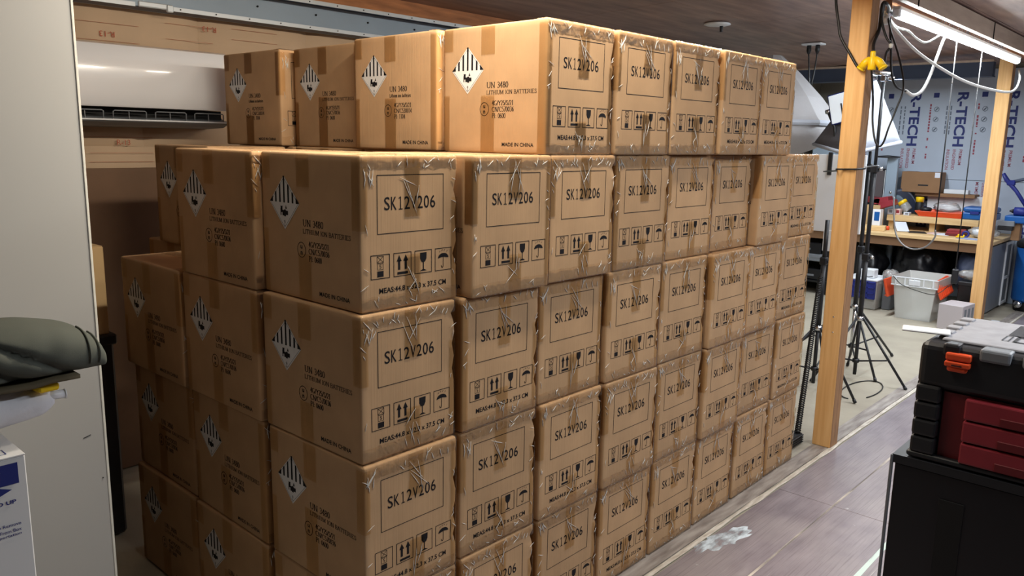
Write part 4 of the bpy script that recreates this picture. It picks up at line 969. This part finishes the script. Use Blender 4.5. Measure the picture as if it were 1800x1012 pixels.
# ------------------------------------------------------------------ tube lamp and hanging cables
t = thing('tube_lamp', 'long bright white tube lamp hanging under the header beam', 'lamp', (5.0, 0.0, 2.26))
MB().span((-1.46, -.022, .018), (1.56, .022, .040), bev=.004).build('batten_housing', WPLAS2, t)
MB().cyl((-1.43, 0, 0), (-.01, 0, 0), .021, None, 0, 14).build('tube', GLOW, t)
MB().cyl((.03, 0, 0), (1.53, 0, 0), .021, None, 0, 14).build('tube', GLOW, t)
for x in (-1.45, .01, 1.55): MB().box((x, 0, .006), (.036, .038, .044), bev=.006).build('end_cap', WPLAS2, t)
m = MB(); N = 34; m.tube([(-.75+1.75*(k/(8*N)), -.018+.012*math.cos(2*PI*k/8), .052+.012*math.sin(2*PI*k/8)) for k in range(8*N)], .0022, 0, 4); m.build('hanging_chain', CABLEG, t)
for x in (-.45, -.05, .95): MB().tube(bez([(x, .0, .04), (x+.02, -.01, .07), (x+.05, -.02, .075)], 4), .003, 0, 5).build('hanger', CABLEG, t)
t = thing('cord_grip', 'chrome and black cord grip at the near end of the tube lamp', 'fitting', (3.50, .03, 2.245))
MB().lathe([(.0, .0), (.024, .004), (.026, .04), (.018, .05), (.017, .085), (.0, .09)], (0, 0, 0), 0, 14).build('collar', CHROME, t)
MB().lathe([(.0, .062), (.022, .064), (.020, .080), (.0, .082)], (.015, .0, .02), 0, 12).build('nut', CHROME, t)
MB().tube([(-.005, .0, .0), (-.02, .0, -.04)], .016, 0, 10).build('gland', WPLAS2, t)
def cable(pts, r, m, label, name='hanging_cable', cat='cable', n=10):
    o = MB(); o.tube(bez(pts, n), r, 0, 6); o = o.build(name, m); return tag(o, label, cat)
cable([(2.93, .090, 2.37), (2.93, .088, 2.257), (2.93, .066, 2.15), (2.93, .049, 2.082), (2.925, -.005, 1.999), (2.922, -.046, 1.939), (2.922, -.066, 1.928)], .0065, CABLE, 'black cable sweeping down across the near post to the yellow splitter')
t = thing('cable_splitter', 'bright yellow three way cable splitter beside the near post', 'splitter', (2.922, -.114, 1.923))
MB().lathe([(.0, .082), (.011, .082), (.0125, .074), (.0125, .056), (.018, .048), (.0195, .0), (.017, -.004), (.0, -.005)], (0, 0, 0), 0, 14).build('hub', YELLOW, t)
for s in (1, -1):
    MB().tube([(0, s*.010, .050), (0, s*.030, .034), (0, s*.050, .006)], [.012, .0175, .0200], 0, 14).build('socket_arm', YELLOW, t)
    MB().tube([(0, s*.0495, .0065), (0, s*.0535, .0005)], [.0210, .0205], 0, 14).build('socket_rim', YELLOW, t)
cable([(2.922, -.114, 2.004), (2.96, -.10, 2.045), (3.06, -.085, 2.127), (3.06, -.086, 2.215), (3.07, -.088, 2.246), (3.10, -.095, 2.244), (3.30, -.04, 2.255), (3.47, .02, 2.262)], .0085, CABLE, 'thick black cable arching from the yellow splitter to the cord grip')
cable([(2.925, -.170, 1.935), (3.05, -.131, 2.005), (3.05, -.149, 2.044), (3.05, -.124, 2.082), (3.06, -.092, 2.164), (3.07, -.092, 2.24)], .006, CABLE, 'black cable rising from the right socket of the yellow splitter')
t = thing('cable_tie', 'small white knot holding the hanging black cables', 'tie', (3.05, -.149, 2.040))
MB().lathe([(0, -.012), (.009, -.008), (.010, .008), (0, .012)], (0, 0, 0), 0, 10).build('knot', CABLEW, t)
cable([(2.922, -.114, 1.918), (3.0, -.100, 1.84), (3.06, -.088, 1.775), (3.06, -.096, 1.679), (3.05, -.118, 1.596), (3.05, -.14, 1.563), (3.05, -.16, 1.583), (3.05, -.177, 1.652), (3.08, -.195, 1.746), (3.12, -.205, 1.85), (3.25, -.13, 2.0), (3.42, -.02, 2.16), (3.49, .025, 2.24)], .005, CABLE, 'long black cable drooping in a loop below the yellow splitter')
cable([(3.505, .02, 2.24), (3.48, -.01, 2.08), (3.47, -.03, 1.95), (3.50, -.05, 1.88), (3.60, -.07, 1.86)], .006, CABLE, 'black cable hanging straight down from the cord grip')
cable([(3.60, -.07, 1.862), (3.72, -.075, 1.845), (3.86, -.08, 1.88), (4.05, -.06, 1.98), (4.25, -.03, 2.10), (4.42, -.005, 2.20), (4.50, .0, 2.262)], .009, CABLEW, 'thick white cable hanging in a deep loop below the tube lamp')
cable([(3.52, .03, 2.235), (3.62, .02, 2.19), (3.95, -.03, 2.08), (4.5, -.11, 1.98), (5.1, -.16, 1.95), (5.8, -.14, 1.98), (6.4, -.06, 2.10), (6.85, .04, 2.22)], .0085, CABLEW, 'long white cable sagging between the cord grip and the far post')
cable([(3.50, .03, 2.25), (3.62, .02, 2.205), (3.80, .01, 2.20), (3.95, .0, 2.17), (4.12, .0, 2.17), (4.35, .0, 2.23)], .006, CABLEW, 'thin white cable drooping just under the near half of the tube lamp')
def pull(label, x, y, zt, zb, brick):
    t = thing('pull_cord', label, 'cord', (x, y, zt))
    MB().tube([(0, 0, 0), (0, 0, -.28)], .0032, 0, 5).build('upper_cord', CABLEW, t)
    MB().tube([(0, 0, -.28), (.0, .0, zb-zt)], .0042, 0, 5).build('lower_cord', CABLE, t); return t
pull('near black drop cord hanging from the middle of the tube lamp', 4.75, .0, 2.255, 1.02, False)
cable([(4.75, .0, 1.02), (4.76, .0, .97), (4.77, .05, .90), (4.78, .13, .872), (4.79, .21, .90), (4.80, .265, .98), (4.80, .292, 1.14), (4.80, .298, 1.22)], .0055, CABLEG, 'grey cable end curling up below the near drop cord')
pull('far black drop cord hanging from the tube lamp above the small adapter', 5.60, .045, 2.26, .665, True)
t = thing('power_adapter', 'small black adapter dangling on a drop cord above the clear bin', 'adapter', (5.60, .045, .545))
MB().box((0, 0, .055), (.05, .045, .11), rot=.2, bev=.005).build('body', BLACK, t); MB().cyl((0, 0, .11), (0, 0, .122), .006, None, 0, 8).build('strain_relief', BLACK, t)
cable([(5.60, .05, .545), (5.60, .10, .50), (5.80, .17, .441), (6.0, .282, .371), (6.3, .487, .338), (6.5, .674, .344), (6.66, .80, .388)], .0035, CABLE, 'thin black cable looping from the dangling adapter across the bin')

def socket(label, x, y, plugs, drop):
    z = CEILZ(y)
    t = thing('ceiling_socket', label, 'socket', (x, y, z-.03))
    if plugs:
        MB().box((0, 0, .018), (.11, .16, .014), rot=0, bev=.004).build('plate', WPLAS2, t)
        for i, dy in enumerate((.035, -.035)):
            p = MB().lathe([(0, .012), (.017, .012), (.019, -.03), (.010, -.055), (.0, -.056)], (0, dy, 0), 0, 10).build('plug', CABLE, t)
            MB().tube(bez([(0, dy, -.05), (.005, dy*.7, -.16), (.0, dy*.25, -.30), (0, -dy*.2, -.40), (.0, -dy*.9, -drop)], 6), .0055, 0, 6).build('plug_cord', CABLE, p)
    else:
        MB().lathe([(0, .014), (.085, .014), (.09, .006), (.07, .0), (0, -.004)], (0, 0, .01), 0, 24).build('plate', WPLAS2, t)
        MB().cyl((.02, -.02, .008), (.02, -.02, -.03), .012, .010, 0, 10).build('pull_switch', BLACK, t)
socket('white ceiling socket with two black plugs and hanging cords', 5.40, 1.21, True, .50)
socket('round white ceiling fitting over the top cartons', 3.97, 1.29, False, 0)

# ------------------------------------------------------------------ workbench
t = thing('workbench', 'long pine workbench along the foil board wall', 'workbench', (7.79, 1.17, 0))
MB().span((-.49, -1.02, .680), (.49, 1.08, .715), bev=.004).build('worktop', BENCHW, t)
MB().span((-.465, -.99, .595), (-.435, 1.06, .680)).build('apron', mat('apron_shade_brown', rgb(120, 88, 60), rough=.7), t)  # dark brown puts the shadow under the worktop into the colour
for (x, y) in ((-.42, .52), (-.42, -.95), (.42, -.95), (.42, .52), (-.42, 1.02), (.42, 1.02)): MB().span((x-.035, y-.03, 0), (x+.035, y+.03, .680)).build('leg', BLACKS, t)
e = MB().span((-.38, -1.005, .03), (.43, -.99, .66)).build('end_panel', GREYP, t)
for x in (.16, .40): MB().span((x-.012, -1.018, .03), (x+.012, -1.004, .66)).build('end_batten', WPLAS2, e)
for z in (.045, .30, .645): MB().span((.16, -1.017, z-.012), (.40, -1.005, z+.012)).build('end_batten', WPLAS2, e)
MB().span((-.47, -.5, .12), (.45, 1.05, .14)).build('lower_shelf', BLACKS, t)
for (zz, yy) in ((.42, .6),): MB().span((.40, -.6, .14), (.43, 1.05, .66)).build('back_panel', BLACKS, t)
t = thing('riser_shelf', 'low pine riser shelf standing along the back of the workbench', 'shelf', (7.99, .82, .7155))
MB().span((-.24, -.43, .088), (.24, .43, .150), bev=.003).build('board', BENCHW, t)
for y in (-.38, 0, .40): MB().span((-.18, y-.025, 0), (.2, y+.025, .088)).build('support', BENCHW, t)
RZ, BZ2 = .8665, .716
def simple(name, label, cat, m, mats): o = m.build(name, mats); return tag(o, label, cat)
# on the riser
t = thing('tool_tray', 'orange red tool tray on the riser shelf, a grey tool in it', 'tray', (7.95, .775, RZ))
m = MB(); m.loft([[(-.10, -.20, 0), (.12, -.20, 0), (.12, .19, 0), (-.10, .19, 0)], [(-.13, -.24, .05), (.15, -.24, .05), (.15, .23, .05), (-.13, .23, .05)]], 0, False, cap=False)
m.bm.faces.new(m.ring([(-.10, -.20, .002), (.12, -.20, .002), (.12, .19, .002), (-.10, .19, .002)])); o = m.build('tray_body', ORANGE, t); o.modifiers.new('thick', 'SOLIDIFY').thickness = .006
MB().box((0, .11, .045), (.12, .11, .05), bev=.015, seg=2).build('tray_insert', ORANGE, t)
MB().lathe([(0, 0), (.05, .0), (.055, .03), (.04, .04), (0, .042)], (-.06, .14, .05), 0, 14).build('tool_head', BLACK, t)
def lump(c, s, seed, name, mats, sub=3, amp=.25, parent=None):
    bm = bmesh.new(); bmesh.ops.create_icosphere(bm, subdivisions=sub, radius=1.0)
    for v in bm.verts:
        d = 1+amp*noise.noise((v.co.x*1.7+seed, v.co.y*1.7, v.co.z*1.7))+amp*.5*noise.noise((v.co.x*4+seed, v.co.y*4, v.co.z*4))
        v.co = Vector((v.co.x*d*s[0], v.co.y*d*s[1], max(-.92*s[2], v.co.z*d*s[2])))+Vector(c)
    m = MB(); m.bm.free(); m.bm = bm
    for f in bm.faces: f.smooth = True
    return m.build(name, mats, parent)
tag(lump((7.93, .73, .965), (.07, .13, .05), 3, 'plastic_bag', CLEARP, 3, .3), 'crumpled clear plastic bag lying in the orange red tray', 'bag')
t = thing('power_tool_case', 'blue plastic power tool case on the riser shelf', 'tool case', (7.95, .42, RZ))
MB().span((-.13, -.15, 0), (.13, .14, .07), bev=.012, seg=2).build('lower_shell', BLUE, t)
MB().span((-.13, -.15, .071), (.13, .14, .125), bev=.022, seg=2).build('upper_shell', BLUE, t)
MB().box((-.134, .03, .068), (.012, .08, .03), bev=.003).build('latch', NAVY, t); MB().box((-.137, -.07, .075), (.014, .10, .016), bev=.003).build('handle', NAVY, t)
def jar(label, loc, tilt, rad, hgt, bodym):
    t = thing('lidded_jar', label, 'jar', loc); M = Matrix.Rotation(tilt, 4, 'X')
    MB().lathe([(0, 0), (rad*.95, .003), (rad, .01), (rad, hgt*.62), (rad*.85, hgt*.7), (rad*.85, hgt*.74), (0, hgt*.75)], (0, 0, 0), 0, 18, M).build('jar_body', bodym, t)
    MB().lathe([(0, hgt*.72), (rad*.98, hgt*.72), (rad*1.0, hgt*.95), (rad*.9, hgt), (0, hgt)], (0, 0, 0), 0, 18, M).build('jar_lid', YELLOW, t)
jar('clear jar with yellow lid lying tilted on the riser shelf', (7.90, 1.09, RZ+.043), math.radians(-38), .048, .12, CLEARP)
jar('dark jar with yellow lid standing behind the tilted jar', (8.02, 1.02, RZ), 0, .040, .185, BLACK)
for i, (y, z, c, lab, hh) in enumerate(((1.235, RZ, PAPER, 'small white box at the end of the riser shelf', .055), (1.165, RZ, PINKP, 'small pinkish box beside the tilted jar', .06), (1.11, RZ, PAPER, 'small pale box lying under the tilted jar', .03))):
    t = thing('small_box', lab, 'box', (7.83, y if i < 2 else 1.075, z)); MB().span((-.035, -.028, 0), (.035, .028, hh), bev=.002).build('body', c, t); MB().span((-.0365, -.020, hh*.3), (-.035, .010, hh*.8)).build('printed_patch', RED if i == 1 else GREYP, t)
tag(MB().span((8.20, .455, .868), (8.222, .995, 1.075), bev=.002).build('whiteboard', WPLAS2), 'plain white board leaning behind the orange red tray', 'board')
# wall shelf with carton
t = thing('wall_shelf', 'brown wooden shelf on the foil board wall', 'shelf', (8.20, .80, 1.095))
MB().span((-.09, -.27, -.036), (.096, .30, 0), bev=.002).build('board', BROWNC, t)
for y in (-.2, .25): MB().span((.07, y-.012, -.12), (.09, y+.012, -.036)).build('bracket', GREYP, t)
t = thing('brown_carton', 'brown carton on the wall shelf above the workbench', 'carton', (8.17, 1.07, 1.0955))
MB().span((-.10, -.21, 0), (.10, .17, .215), bev=.003).build('body', BROWNC, t); MB().span((-.102, -.05, .215), (.102, .02, .2165)).build('tape', TAPE, t)
MB().span((-.1015, -.205, .16), (-.1, -.155, .212)).build('paper_label', PAPER, t); MB().span((-.1015, -.10, .07), (-.1, .0, .085)).build('printed_mark', BLACK, t)
t = tag(MB().span((8.13, .60, 1.0955), (8.22, .83, 1.14), bev=.004).build('white_case', WPLAS2), 'low white case lying on the wall shelf beside the carton', 'case')
t = thing('metal_upright', 'blue grey metal upright standing on the workbench', 'upright', (7.98, 1.312, .716))
MB().span((-.025, -.055, 0), (.025, .055, .73), bev=.003).build('column', STEEL, t); MB().cyl((-.03, -.01, .37), (-.022, -.01, .37), .014, None, 0, 10).build('knob', CHROME, t)
MB().lathe([(0, 0), (.12, .005), (.12, .02), (0, .03)], (0, .06, .73), 0, 16).build('cap', BLACK, t)
t = thing('chair_back', 'dark curved chair back behind the riser shelf', 'chair', (8.02, 1.19, .868))
m = MB(); m.grid(lambda u, v: (.03+.05*math.sin(PI*u), .135-.33*u, (.02+.24*math.sin(PI*min(1, .28+.72*u)))*v), 16, 8); o = m.build('shell', mat('chair_navy', rgb(38, 46, 66), rough=.5), t); o.modifiers.new('thick', 'SOLIDIFY').thickness = .02
m = MB(); m.grid(lambda u, v: (.0+.04*math.sin(PI*u), .13-.19*u, (.02+.17*math.sin(PI*min(1, .30+.62*u)))*v), 12, 6); o = m.build('pad', mat('chair_slate', rgb(92, 110, 122), rough=.6), t); o.modifiers.new('thick', 'SOLIDIFY').thickness = .014
t = thing('dark_speaker', 'dark flat speaker with thin pale edge beside the metal upright', 'speaker', (8.06, 1.50, .96))
MB().span((-.05, -.12, .0), (.05, .10, .37), bev=.004).build('cabinet', BLACKS, t); MB().span((-.053, -.10, .03), (-.05, -.0, .35)).build('grille', mat('speaker_grille', rgb(86, 78, 80), rough=.8), t)
MB().span((-.054, -.113, .01), (-.05, -.106, .36)).build('edge_strip', WPLAS2, t)
tag(MB().span((7.95, 1.385, .8655), (8.2, 1.80, .955)).build('speaker_plinth', BLACKS), 'black plinth under the dark flat speaker', 'plinth')
tag(MB().span((7.92, 1.385, .7165), (8.2, 1.80, .865)).build('storage_tub', BLACKS), 'black tub on the back of the workbench under the plinth', 'tub')
t = thing('divider_box', 'tan upright card box at the left end of the riser shelf', 'box', (7.70, 1.37, BZ2))
MB().span((-.05, -.075, 0), (.10, .09, .245), bev=.002).build('body', TAN, t); MB().span((-.05, -.006, .245), (.10, .0, .247)).build('lid_seam', BROWNC, t)
t = thing('red_bin', 'red plastic bins nested askew on top of the tan card box', 'bin', (7.74, 1.33, .965))
for k, (dy, dz, a) in enumerate(((.05, .0, .10), (-.03, .002, -.25), (-.085, -.035, -.35))):
    R = Matrix.Rotation(a, 3, 'X'); m = MB(); m.box((0, dy, .045+dz), (.16, .15, .06), 0, R, bev=.006); m.build('bin_body', RED if k else REDD, t)
t = thing('parts_box', 'white box with a blue label at the left part of the workbench', 'box', (7.50, 1.255, BZ2+.05))
MB().span((-.03, -.03, 0), (.05, .05, .165), bev=.003).build('body', WPLAS, t); MB().span((-.033, -.02, .05), (-.03, .03, .14)).build('blue_label', BLUE, t)
tag(MB().box((7.48, 1.27, BZ2+.025), (.13, .20, .05), rot=.2, bev=.003).build('wood_block', BENCHW), 'pine block under the white box on the workbench', 'block')
tag(MB().lathe([(0, 0), (.018, .001), (.018, .03), (.012, .04), (0, .042)], (7.62, 1.19, BZ2), 0, 14).build('orange_cap', ORANGE), 'small orange bottle cap on the workbench', 'cap')
R = Matrix.Rotation(.42, 3, 'Y')
m = MB(); m.box((7.62, 1.055, BZ2+.045), (.17, .115, .004), 0, Matrix.Rotation(.55, 3, 'Z') @ Matrix.Rotation(-.5, 3, 'Y')); simple('paper_sheet', 'white folded paper leaning on the riser shelf', 'paper', m, PAPER)
m = MB(); m.box((7.60, .90, BZ2+.004), (.16, .16, .006), rot=.4, bev=.001); simple('black_folder', 'flat black folder lying on the workbench', 'folder', m, BLACK)
for i, (x, y, mm, lab) in enumerate(((7.63, .74, PINKP, 'pinkish paper lying beside the black folder'), (7.58, .66, PAPER, 'white paper lying next to the red book'))):
    m = MB(); m.grid(lambda u, v, x=x, y=y: (x-.06+.12*u, y-.07+.14*v, BZ2+.002+.012*math.sin(PI*v)*u), 6, 8); o = m.build('paper_sheet', mm); o.modifiers.new('thick', 'SOLIDIFY').thickness = .002; tag(o, lab, 'paper')
for i in range(3):
    m = MB(); m.box((7.62+.004*i, .545, BZ2+.010+.0205*i), (.16, .15, .019), rot=.1*i-.1, bev=.002); simple('red_book', ('red book at the bottom of the pile on the workbench', 'red book in the middle of the pile', 'red book on top of the pile')[i], 'book', m, RED if i else REDD)
t = thing('tape_roll', 'blue tape roll standing on the workbench by the red books', 'tape', (7.50, .435, BZ2+.032)); m = MB(); m.tube([(0, .026*math.cos(a), .026*math.sin(a)) for a in (2*PI*k/20 for k in range(21))], .009, 0, 8, False); m.build('ring', NAVY, t)
t = thing('clamp_tool', 'small yellow clamp lying in front of the blue tape roll', 'clamp', (7.42, .465, BZ2)); m = MB(); m.tube([(0, .03, .010), (-.01, .0, .012), (0, -.03, .010), (.01, -.035, .028)], .009, 0, 8); m.build('jaw', YELLOW, t); MB().box((.012, .012, .02), (.02, .02, .03), bev=.004).build('grip', YELLOW, t)
t = thing('bagged_bottle', 'clear bag holding a pale bottle at the right end of the workbench', 'bottle', (7.58, .30, BZ2+.045))
MB().lathe([(0, -.10), (.034, -.095), (.038, -.05), (.030, -.02), (.038, .01), (.036, .06), (.014, .085), (.014, .11), (0, .112)], (0, 0, 0), 0, 16, Matrix.Rotation(PI/2, 4, 'X')).build('bottle_body', WPLAS2, t)
lump((0, 0, .01), (.06, .13, .055), 8, 'bag', CLEARP, 3, .2, t)
m = MB(); m.box((7.40, .36, BZ2+.002), (.14, .22, .003), rot=-.1); simple('blue_sheet', 'pale blue sheet near the front edge of the workbench', 'sheet', m, PALEB)
# bench machine with jointed arm, blue drum behind
t = thing('bench_machine', 'blue bench machine with jointed dark arm at the workbench end', 'machine', (7.66, .03, .716))
MB().span((-.10, -.10, .165), (.12, .11, .235), bev=.012, seg=2).build('body', BLUE, t); MB().span((-.05, -.02, .0), (.05, .05, .165), bev=.004).build('column', BROWNC, t)
MB().span((-.12, .02, .135), (-.02, .16, .185), bev=.004).build('clamp_plate', GREYP, t); MB().span((-.12, .03, .095), (.0, .155, .134), bev=.004).build('foot_plate', BLACK, t)
MB().cyl((-.05, .045, .275), (-.05, -.06, .275), .040, .040, 0, 16).build('motor', NAVY, t); MB().cyl((-.05, .052, .275), (-.05, .085, .275), .022, .006, 0, 12).build('spindle', BLACK, t)
MB().tube([(.0, -.05, .30), (.0, .06, .46), (.0, .15, .56), (.0, .185, .62)], [.017, .017, .022, .016], 0, 8).build('arm', NAVY, t); MB().tube([(.0, .10, .545), (.0, .0, .575), (.0, -.10, .575)], .015, 0, 8).build('arm', STEELD, t)
MB().box((0, .11, .535), (.04, .07, .05), bev=.008).build('arm_joint', NAVY, t)
t = thing('blue_drum', 'large blue steel drum standing beyond the end of the workbench', 'drum', (8.06, -.09, -.005))
MB().lathe([(0, .10), (.17, .10), (.18, .12), (.18, .62), (.17, .63), (0, .63)], (0, 0, 0), 0, 28).build('body', BLUE, t); MB().lathe([(0, .63), (.186, .63), (.19, .66), (.18, .70), (0, .71)], (0, 0, 0), 0, 28).build('lid', BLACK, t)
MB().lathe([(0, .0), (.15, .0), (.16, .10), (0, .10)], (0, 0, 0), 0, 24).build('base', DARK, t); MB().cyl((-.16, .06, .08), (-.21, .09, .08), .03, .034, 0, 14).build('outlet', CHROME, t)
m = MB().box((7.66, -.18, .0), (.01, .01, .01)); m.bm.free()

# ------------------------------------------------------------------ on the floor below the bench
FZ = -.0055
t = thing('clear_bin', 'large frosted clear storage bin under the front of the workbench', 'bin', (6.93, .615, FZ))
def rectr(x, y, z): return [(-x, -y, z), (x, -y, z), (x, y, z), (-x, y, z)]
m = MB(); m.loft([rectr(.215, .150, 0), rectr(.245, .180, .315), rectr(.262, .198, .318), rectr(.266, .200, .392), rectr(.256, .192, .392), rectr(.236, .172, .318), rectr(.205, .142, .006)], 0, False, cap=True); m.build('bin_body', CLEARB, t)
for k in range(5): MB().box((-.266, -.16+.08*k, .355), (.012, .010, .07)).build('rim_rib', WPLAS2, t)
MB().box((-.268, .0, .352), (.012, .10, .055), bev=.006).build('grip', WPLAS2, t)
for z in (.318, .392): MB().span((-.270, -.20, z-.006), (-.258, .20, z+.004), bev=.002).build('rim_band', WPLAS2, t)
def lid(label, loc, rot):
    t = thing('bin_lid', label, 'lid', loc); t.rotation_euler = rot
    MB().span((-.25, -.010, 0), (.25, .010, .17), bev=.003).build('panel', ORANGE, t)
    for k in range(7): MB().span((-.24+.075*k, -.022, .01), (-.228+.075*k, -.010, .16)).build('lid_rib', ORANGE, t)
    MB().span((-.25, -.022, .012), (.25, -.010, .022)).build('lid_rib', ORANGE, t)
lid('orange ribbed bin lid hanging open on the side toward the far post', (6.95, .405, .215), (math.radians(-20), 0, math.radians(4)))
lid('orange bin lid hanging on the side away from the far post', (6.95, .845, .18), (math.radians(14), 0, math.radians(180)))
t = thing('grey_box', 'plain pale grey box on the concrete beside the far post', 'box', (6.62, .245, FZ)); t.rotation_euler = (0, 0, -.12)
MB().span((-.11, -.10, 0), (.16, .10, .222), bev=.003).build('body', mat('grey_box_card', rgb(186, 178, 180), rough=.7), t)
for k in range(3): MB().span((-.07+.08*k, -.103, .02), (-.03+.08*k, -.10, .19)).build('printed_panel', GREYP, t)
t = thing('crate', 'blue ribbed crate full of white packets under the workbench', 'crate', (7.04, 1.15, FZ))
MB().span((-.14, -.14, 0), (.20, .16, .285), bev=.01).build('inner_box', CLEARB, t)
f = MB().span((-.165, -.135, .105), (-.145, .155, .28), bev=.004).build('front_panel', NAVY, t)
for z in (.115, .165, .22, .27): MB().span((-.172, -.13, z-.006), (-.164, .15, z+.006)).build('front_rib', NAVY, f)
for y in (-.13, -.06, .01, .08, .15): MB().span((-.172, y-.005, .11), (-.164, y+.005, .276)).build('front_rib', NAVY, f)
MB().span((-.165, -.15, .283), (.20, .165, .30), bev=.004).build('lid', WPLAS2, t)
t = thing('white_charger', 'small white boxy charger on top of the blue crate', 'charger', (7.0, 1.13, .296)); MB().span((-.06, -.07, 0), (.06, .06, .085), bev=.006).build('body', WPLAS2, t); MB().tube(bez([(-.06, .03, .05), (-.10, -.02, .02), (-.12, -.08, .03)], 6), .004, 0, 6).build('lead', CABLE, t)
tag(lump((7.10, .95, .325), (.10, .075, .06), 5, 'plastic_bag', CLEARP, 3, .35), 'crumpled clear bag beside the white charger', 'bag')
tag(MB().span((7.0, .905, FZ), (7.25, .985, .27), bev=.008).build('grey_tote', GREYP), 'slim grey tote between the blue crate and clear bin', 'tote')
t = thing('dark_bag', 'large dark bag behind the clear bin under the workbench', 'bag', (7.62, .86, .145)); lump((0, 0, .24), (.20, .24, .25), 11, 'body', BLACKS, 4, .25, t); m = MB(); m.tube(bez([(-.2, .10, .40), (-.22, .06, .50), (-.21, -.02, .51), (-.2, -.06, .42)], 6), .012, 0, 6); m.build('strap', BLACK, t)
t = thing('dark_bag', 'dark blue slumped bag under the right part of the workbench', 'bag', (7.55, .36, .145)); lump((0, 0, .24), (.19, .13, .22), 15, 'body', mat('bag_navy', rgb(52, 60, 84), rough=.6), 4, .22, t)
t = thing('dark_bag', 'dark bag under the left part of the workbench', 'bag', (7.58, 1.35, .15)); lump((0, 0, .22), (.2, .2, .22), 19, 'body', BLACKS, 4, .25, t)
t = thing('black_box', 'matt black box standing behind the pale grey box', 'box', (7.10, .255, FZ)); MB().span((-.10, -.065, 0), (.12, .075, .36), bev=.006).build('body', BLACKS, t); MB().span((-.104, -.07, .33), (.124, .08, .366), bev=.004).build('lid', BLACK, t)
tag(lump((7.12, .27, .412), (.09, .10, .045), 23, 'plastic_bag', CLEARP, 3, .35), 'crumpled clear bag on top of the matt black box', 'bag')
t = thing('drain_pipe', 'pale grey plastic pipe standing under the workbench', 'pipe', (7.76, 1.19, .14)); MB().cyl((0, 0, 0), (0, 0, .50), .035, None, 0, 16).build('pipe', STEEL, t); MB().cyl((0, 0, .40), (0, 0, .44), .042, None, 0, 16).build('collar', STEEL, t)
for i, (y, z, c) in enumerate(((1.86, .15, BLACKS), (1.80, .34, GREYP), (1.92, .42, BLACKS))):
    t = thing('stored_box', ('black box low under the far left of the workbench', 'grey case stacked under the far left of the workbench', 'black case on top of the stack under the workbench')[i], 'box', (7.55, y, z if i else .1405))
    MB().span((-.2, -.16, 0), (.2, .16, (.115, .08, .12)[i]), bev=.008).build('body', c, t); MB().span((-.204, -.05, .04), (-.2, .05, .06)).build('handle', GREYP, t)
tag(MB().span((6.86, -.02, FZ), (7.10, .05, .03), bev=.004).build('white_tray', WPLAS2), 'low white tray on the floor behind the far post', 'tray')
# tall units seen past the softboxes
t = thing('steel_locker', 'tall blue grey locker at the far end behind the softboxes', 'locker', (7.95, 1.99, .716))
MB().span((-.16, -.12, 0), (.3, .13, 1.02), bev=.006).build('body', STEEL, t); MB().span((-.165, -.11, .03), (-.16, .12, .99)).build('door', STEEL, t); MB().cyl((-.165, -.08, .55), (-.185, -.08, .55), .012, None, 0, 10).build('knob', CHROME, t)
t = thing('plastic_jug', 'frosted water jug on top of the far locker', 'jug', (7.95, 2.02, 1.737)); MB().lathe([(0, 0), (.09, .004), (.10, .03), (.10, .20), (.06, .27), (.03, .30), (.03, .33), (0, .332)], (0, 0, 0), 0, 20).build('body', CLEARB, t); MB().lathe([(0, .33), (.034, .33), (.034, .36), (0, .362)], (0, 0, 0), 0, 14).build('cap', WPLAS2, t)
